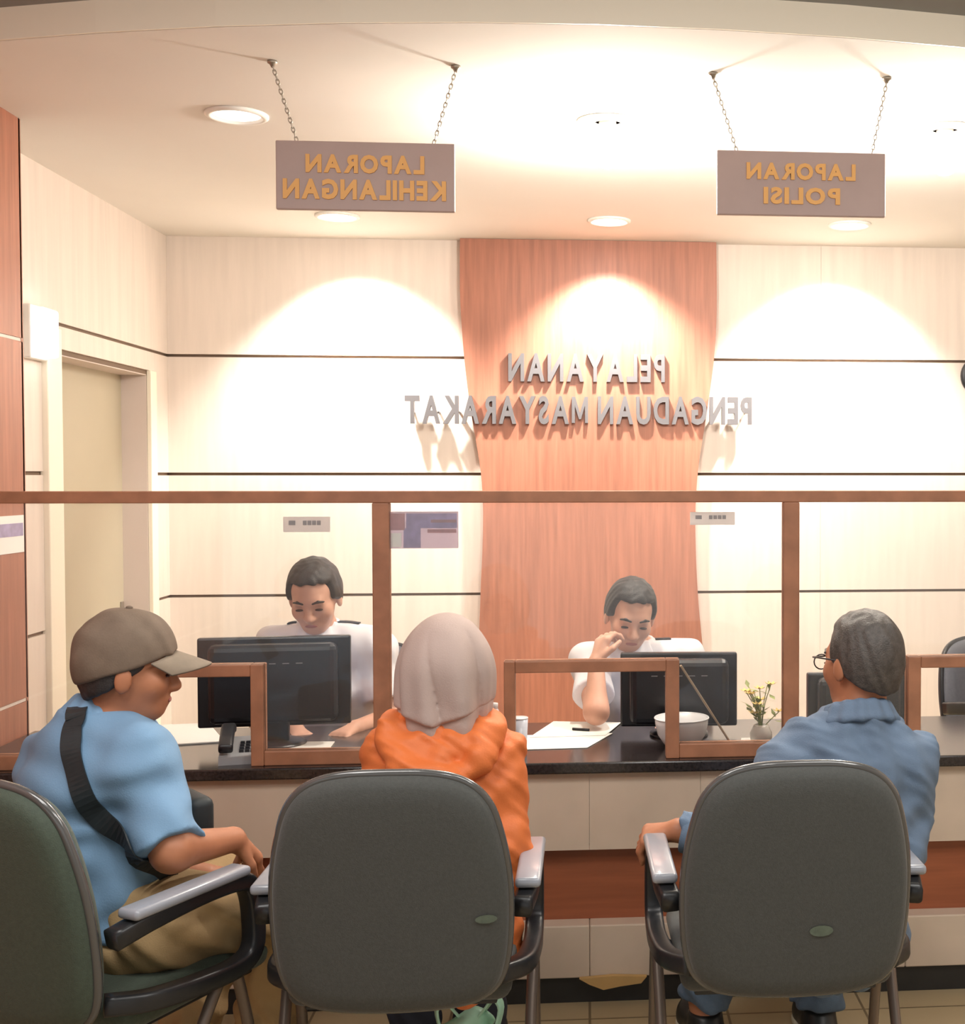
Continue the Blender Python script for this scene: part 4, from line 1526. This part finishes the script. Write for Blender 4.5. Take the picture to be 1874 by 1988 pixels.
# ------------------------------------------------------------------ the woman in the orange jacket (middle)
def woman():
    J = dict(PE=at(860, 1800, 2.90), CH=at(862, 1540, 2.90), NE=at(866, 1412, 2.91),
             SR=at(955, 1470, 2.91), SL=at(766, 1470, 2.91), ER=at(980, 1668, 2.84), WR=at(950, 1690, 3.06),
             EL=at(728, 1668, 2.86), WL=at(800, 1690, 3.08),
             HR=at(925, 1760, 2.93), HL=at(800, 1760, 2.93), KR=at(935, 1672, 3.36), KL=at(800, 1672, 3.36),
             AR=at(930, 2060, 3.36), AL=at(805, 2060, 3.36))
    J['TAR'] = A(0.1, 1, 0)
    J['TAL'] = A(-0.1, 1, 0)
    hd = Head(at(868, 1306, 2.94), 6, 10, 0, 0.95)
    t = new_person(J['PE'], 'seated woman in an orange hooded jacket and mauve head scarf, from behind')
    B = Body(J, hd, A(1, 0, 0), 0.95)
    hands = [hand(J['WR'], A(-0.3, 1, -0.1), A(0, 0, 1), 1), hand(J['WL'], A(0.3, 1, -0.1), A(0, 0, 1), -1)]
    B.body(hands, 'skin_tan', t)
    hd.details(t, 'hair_black')
    # jacket
    tor = tube([J['PE'] + A(0, 0, -0.04), 0.5 * (J['PE'] + J['CH']), J['CH'], 0.4 * J['CH'] + 0.6 * J['NE']], [0.185, 0.175, 0.172, 0.11], [0.14, 0.135, 0.13, 0.085], B.right)
    slv = []
    for s in 'LR':
        sh, el, wr = J['S' + s], J['E' + s], J['W' + s]
        slv.append(cut(U(0.03, rc(sh, el, 0.062, 0.064), rc(el, wr, 0.062, 0.044)), wr, wr - el, 0.006))
    jk = U(0.03, tor, B.yoke, infl(B.core, 0.018), slv)
    jk = disp(jk, folds(0.0022, 110, (0.8, 0.3, 0.5), (0.2, 0.5, 0.8), 1.3), 0.004)
    jk = disp(jk, folds(0.006, 40, (0.9, 0.2, -0.55), (-0.5, 0.3, 0.9), 0.3))
    jk = cut(jk, J['NE'] + A(0, 0, 0.05), (0, 0, 1), 0.01)
    jo = solid('jacket', jk, 0.0055, 'jacket_orange', t)
    # hood lying in folds on the back
    n0 = J['NE']
    pts = [(-0.115, 0.02, 0.012), (-0.118, -0.05, -0.008), (-0.085, -0.105, -0.05), (-0.035, -0.135, -0.088), (0.03, -0.135, -0.090), (0.082, -0.105, -0.05), (0.112, -0.05, -0.008), (0.110, 0.02, 0.012)]
    hs = [rc(n0 + A(*pts[i]), n0 + A(*pts[i + 1]), 0.030, 0.030) for i in range(len(pts) - 1)]
    pts2 = [(-0.09, 0.02, 0.02), (-0.088, -0.05, 0.006), (-0.05, -0.095, -0.028), (0.0, -0.105, -0.042), (0.05, -0.095, -0.028), (0.086, -0.05, 0.006), (0.085, 0.02, 0.02)]
    hs += [rc(n0 + A(*pts2[i]), n0 + A(*pts2[i + 1]), 0.020, 0.020) for i in range(len(pts2) - 1)]
    hood = U(0.022, hs, ell(n0 + A(0, -0.06, -0.035), (0.095, 0.06, 0.05)))
    hood = disp(hood, folds(0.0018, 120, (0.8, 0.2, 0.5), (0.3, 0.5, 0.8), 0.4), 0.003)
    hood = disp(hood, folds(0.005, 46, (0.8, 0.2, 0.7), (-0.8, 0.3, 0.6), 1.2))
    solid('hood', hood, 0.005, 'jacket_orange', t)
    B.trousers('trouser_dark', t)
    shoes(J, t)
    # head scarf with folds that run down from the crown
    c = hd.c
    shell = U(0.04, ell(c + A(0, -0.012, 0.022), (0.090, 0.112, 0.112)), tube([c + A(0.0, -0.02, 0.0), c + A(0.0, -0.03, -0.07), n0 + A(0, -0.01, 0.02)], [0.090, 0.092, 0.086], [0.10, 0.096, 0.085], A(1, 0, 0)))
    def drape(P):
        q = P - c
        az = np.arctan2(q[:, 0], -q[:, 1])
        dn = np.clip((0.115 - q[:, 2]) / 0.16, 0, 1)
        return dn * 0.011 * (1.2 - 2.4 * np.abs(np.sin(3.4 * az + 5.0 * q[:, 2] + 0.5)) ** 0.7 + 0.45 * np.sin(11 * az + 1.0 + 9 * q[:, 2]))
    shell = disp(shell, drape)
    shell = cut(shell, n0 + A(0, 0, -0.004), (0, 0.25, -1), 0.01)
    shell = sub(shell, hd.e(0, 0.09, -0.02, 0.058, 0.06, 0.08), 0.01)
    sc_ = solid('head_scarf', shell, 0.0045, 'hijab_mauve', t)
    # upper layer: a pointed flap hanging at the back
    flap = infl(U(0.04, ell(c + A(0, -0.012, 0.022), (0.090, 0.112, 0.112)), tube([c + A(0.0, -0.02, 0.0), c + A(-0.004, -0.032, -0.085)], [0.090, 0.090], [0.10, 0.096], A(1, 0, 0))), 0.006)
    flap = disp(flap, drape)
    flap = cut(flap, c + A(-0.03, -0.10, -0.098), (-0.30, 0.0, -1), 0.006)
    flap = cut(flap, c + A(0.01, -0.10, -0.094), (0.34, 0.0, -1), 0.006)
    flap = cut(flap, c + A(0, 0.035, 0), (0, 1, 0.15), 0.01)
    solid('scarf_flap', flap, 0.0045, 'hijab_mauve', sc_)


# ------------------------------------------------------------------ the man in the denim shirt (right)
def man_in_denim():
    J = dict(PE=at(1610, 1780, 2.95), CH=at(1640, 1530, 2.93), NE=at(1665, 1405, 2.95),
             SL=at(1543, 1478, 2.94), SR=at(1758, 1482, 2.92), EL=at(1440, 1645, 2.92), WL=at(1318, 1612, 2.96),
             ER=at(1752, 1640, 2.88), WR=at(1690, 1690, 3.14),
             HL=at(1545, 1750, 2.98), HR=at(1675, 1750, 2.98), KL=at(1440, 1668, 3.36), KR=at(1620, 1668, 3.40),
             AL=at(1368, 1945, 3.40), AR=at(1588, 1950, 3.40))
    J['TAL'] = A(-0.1, 1, 0)
    J['TAR'] = A(0.05, 1, 0)
    hd = Head(at(1672, 1288, 2.97), -32, 4, 4, 1.0)
    t = new_person(J['PE'], 'seated man with short dark hair in a faded denim shirt, from behind')
    B = Body(J, hd, A(1, 0, 0), 1.06)
    hl = hand(J['WL'], at(1258, 1622, 2.98) - J['WL'], A(-0.2, -0.3, 1), 1, (0.85, 0.8, 0.4), 1.0)
    hr = hand(J['WR'], A(-0.4, 1, -0.1), A(0, 0, 1), 1)
    B.body([hl, hr], 'skin_tan', t)
    solid('hair', hd.hair(0.011, 0.085, 0.75), 0.004, 'hair_grey', t)
    hd.details(t, 'hair_black')
    gs = [hd.p(-0.083, -0.01, 0.008), hd.p(-0.079, 0.06, 0.012), hd.p(-0.066, 0.098, 0.012), hd.p(0.0, 0.106, 0.014), hd.p(0.066, 0.098, 0.012), hd.p(0.079, 0.06, 0.012), hd.p(0.083, -0.01, 0.008)]
    gl = thing('eyeglasses', tuple(hd.p(0, 0.1, 0.01)), 'thin dark eyeglasses worn by the man in the denim shirt', 'glasses')
    sweep('frame_wire', gs, circ(0.0022, 6), 'glasses_dark', gl)
    for sx_ in (-1, 1):
        ring = [hd.p(0.034 * sx_ + 0.024 * math.cos(q), 0.103, 0.0 + 0.018 * math.sin(q)) for q in np.linspace(0, 2 * math.pi, 17)[:-1]]
        sweep('lens_rim', ring, circ(0.0018, 5), 'glasses_dark', gl, closed=True)
    tor = tube([J['PE'] + A(0, 0, -0.02), 0.5 * (J['PE'] + J['CH']), J['CH'], 0.4 * J['CH'] + 0.6 * J['NE']], [0.180, 0.178, 0.185, 0.10], [0.15, 0.145, 0.13, 0.075], B.right)
    slv = []
    for s in 'LR':
        sh, el, wr = J['S' + s], J['E' + s], J['W' + s]
        e = el + (wr - el) * 0.93
        slv.append(cut(U(0.03, rc(sh, el, 0.062, 0.060), rc(el, wr, 0.060, 0.042)), e, wr - el, 0.006))
    sh = U(0.03, tor, B.yoke, infl(B.core, 0.018), slv)
    sh = disp(sh, folds(0.002, 110, (0.7, 0.3, 0.5), (0.2, 0.5, 0.8), 0.4), 0.004)
    sh = disp(sh, folds(0.0065, 42, (0.5, 0.2, 0.9), (0.9, 0.3, -0.35), 2.0))
    sh = cut(sh, J['NE'] + A(0, 0, 0.04), (0, 0, 1), 0.01)
    solid('shirt', sh, 0.0055, 'shirt_denim', t)
    M = frame(-8, 16)
    solid('collar', ring_solid(J['NE'] + A(0, -0.002, 0.036), M, 0.070, 0.066, 0.011, -0.006), 0.004, 'shirt_denim', t)
    solid('collar_fold', U(0.012, [ring_solid(J['NE'] + A(0, -0.004, zz_), M, rr_, rr_ - 0.003, 0.0075, -0.006) for zz_, rr_ in ((0.038, 0.071), (0.026, 0.077), (0.014, 0.083), (0.002, 0.092))]), 0.004, 'shirt_denim', t)
    cf = J['WL'] + (J['EL'] - J['WL']) * 0.10
    solid('cuff', infl(cut(cut(rc(J['WL'], J['EL'], 0.044, 0.050), cf, J['WL'] - J['EL'], 0.004), cf + unit(J['EL'] - J['WL']) * 0.05, J['EL'] - J['WL'], 0.004), 0.004), 0.004, 'shirt_denim', t)
    B.trousers('jeans_blue', t, 0.013, 0.006, 0.95)
    shoes(J, t)


# ------------------------------------------------------------------ officers behind the glass
def officer(J, hd, label, hands, slv_len, hair, yawv, bulk=1.0):
    t = new_person(J['PE'], label)
    B = Body(J, hd, yawv, bulk)
    B.body(hands, 'skin_light', t)
    solid('hair', hair, 0.004, 'hair_black', t)
    hd.details(t, 'hair_black')
    tor = tube([J['PE'] + A(0, 0, -0.02), 0.5 * (J['PE'] + J['CH']), J['CH'], 0.4 * J['CH'] + 0.6 * J['NE']], A(0.175, 0.168, 0.18, 0.115) * bulk, A(0.135, 0.13, 0.13, 0.082) * bulk, B.right)
    slv = []
    for s in 'LR':
        sh, el = J['S' + s], J['E' + s]
        e = sh + (el - sh) * slv_len[s]
        slv.append(cut(rc(sh, el, 0.062, 0.072), e, el - sh, 0.006))
    sh = U(0.03, tor, B.yoke, infl(B.core, 0.016), slv)
    sh = disp(sh, folds(0.004, 38, (0.5, 0.2, 0.9), (0.9, 0.3, -0.35), 1.0))
    sh = cut(sh, J['NE'] + A(0, 0, 0.035), (0, 0, 1), 0.01)
    solid('shirt', sh, 0.006, 'shirt_white', t)
    fw = unit(np.cross(A(0, 0, 1), B.right))
    M = np.stack([B.right, fw, A(0, 0, 1)])
    solid('collar', fold_collar(J['NE'] + fw * 0.004 - A(0, 0, 0.004), M, 0.95), 0.004, 'shirt_white', t)
    for s in 'LR':
        p0 = 0.75 * J['S' + s] + 0.25 * J['NE'] + A(0, 0, 0.07)
        p1 = 0.25 * J['S' + s] + 0.75 * J['NE'] + A(0, 0, 0.075)
        V, Fc = strap_mesh(sh, [p0, 0.5 * (p0 + p1), p1], 0.034, 0.001, 0.004)
        mesh_obj('shoulder_board', V, Fc, 'shoulder_board', t, True)
    B.trousers('trouser_dark', t)
    shoes(J, t)
    return t


def left_officer():
    J = dict(PE=at(640, 1480, 4.62), CH=at(632, 1335, 4.52), NE=at(618, 1228, 4.48),
             SR=at(540, 1256, 4.48), SL=at(726, 1258, 4.48), ER=at(508, 1400, 4.44), WR=at(575, 1418, 4.24),
             EL=at(756, 1395, 4.42), WL=at(690, 1414, 4.22))
    J['HR'] = J['PE'] + A(-0.09, -0.04, -0.01)
    J['HL'] = J['PE'] + A(0.09, -0.04, -0.01)
    J['KR'] = A(J['PE'][0] - 0.14, 4.22, 0.53)
    J['KL'] = A(J['PE'][0] + 0.14, 4.22, 0.53)
    J['AR'] = A(J['PE'][0] - 0.15, 4.28, 0.09)
    J['AL'] = A(J['PE'][0] + 0.15, 4.28, 0.09)
    J['TAR'] = J['TAL'] = A(0, -1, 0)
    hd = Head(at(611, 1160, 4.40), 182, 24, 2, 1.02)
    hands = [hand(J['WR'], A(0.25, -0.5, -0.08), A(0, 0, 1), -1, (0.2, 0.3, 0.3)), hand(J['WL'], A(-0.25, -0.5, -0.08), A(0, 0, 1), 1, (0.2, 0.3, 0.3))]
    officer(J, hd, 'officer in a white shirt looking down behind the wide left monitor', hands, dict(L=0.72, R=0.72), hd.hair(0.016, 0.082, 0.70), A(-1, 0, 0))


def middle_officer():
    J = dict(PE=at(1240, 1480, 4.62), CH=at(1236, 1345, 4.52), NE=at(1232, 1262, 4.46),
             SR=at(1146, 1290, 4.44), SL=at(1325, 1278, 4.48), ER=at(1158, 1382, 4.16), WR=at(1158, 1286, 4.25),
             EL=at(1365, 1400, 4.40), WL=at(1290, 1416, 4.22))
    J['HR'] = J['PE'] + A(-0.09, -0.04, -0.01)
    J['HL'] = J['PE'] + A(0.09, -0.04, -0.01)
    J['KR'] = A(J['PE'][0] - 0.14, 4.22, 0.53)
    J['KL'] = A(J['PE'][0] + 0.14, 4.22, 0.53)
    J['AR'] = A(J['PE'][0] - 0.15, 4.28, 0.09)
    J['AL'] = A(J['PE'][0] + 0.15, 4.28, 0.09)
    J['TAR'] = J['TAL'] = A(0, -1, 0)
    hd = Head(at(1224, 1196, 4.40), 172, 22, -6, 1.02)
    hands = [hand(J['WR'], at(1176, 1224, 4.30) - J['WR'], A(-0.8, -0.55, 0.1), 1, (0.55, 0.9, 0.6)), hand(J['WL'], A(-0.25, -0.5, -0.08), A(0, 0, 1), 1, (0.2, 0.3, 0.3))]
    officer(J, hd, 'officer in a white shirt leaning his cheek on his raised hand', hands, dict(L=0.72, R=0.66), hd.hair(0.014, 0.082, 0.70), A(-1, 0, 0))


def plastic_bag():
    q = at(912, 1985, 2.98)
    t = thing('plastic_bag', (q[0], 2.98, 0), 'mint-green plastic bag on the floor under the middle chair', 'bag')
    c = A(q[0], 2.98, 0)
    s = U(0.05, ell(c + A(0, 0, 0.13), (0.10, 0.075, 0.13)), ell(c + A(0.0, 0, 0.24), (0.055, 0.045, 0.07)))
    s = disp(s, folds(0.008, 52, (0.9, 0.3, 0.4), (-0.4, 0.6, 0.9), 0.7), 0.02)
    solid('sack', cut(s, c + A(0, 0, 0.003), (0, 0, -1), 0.005), 0.006, 'bag_green', t)
    for sx_ in (-1, 1):
        pts = smooth_path([c + A(0.02 * sx_, 0, 0.28), c + A(0.045 * sx_, -0.01, 0.315), c + A(0.06 * sx_, -0.015, 0.335), c + A(0.075 * sx_, -0.02, 0.31), c + A(0.06 * sx_, -0.03, 0.25)], 4)
        sweep('handle', pts, rrect(0.018, 0.003, 0.002), 'bag_green', t)


man_in_cap()
woman()
man_in_denim()
left_officer()
middle_officer()
plastic_bag()
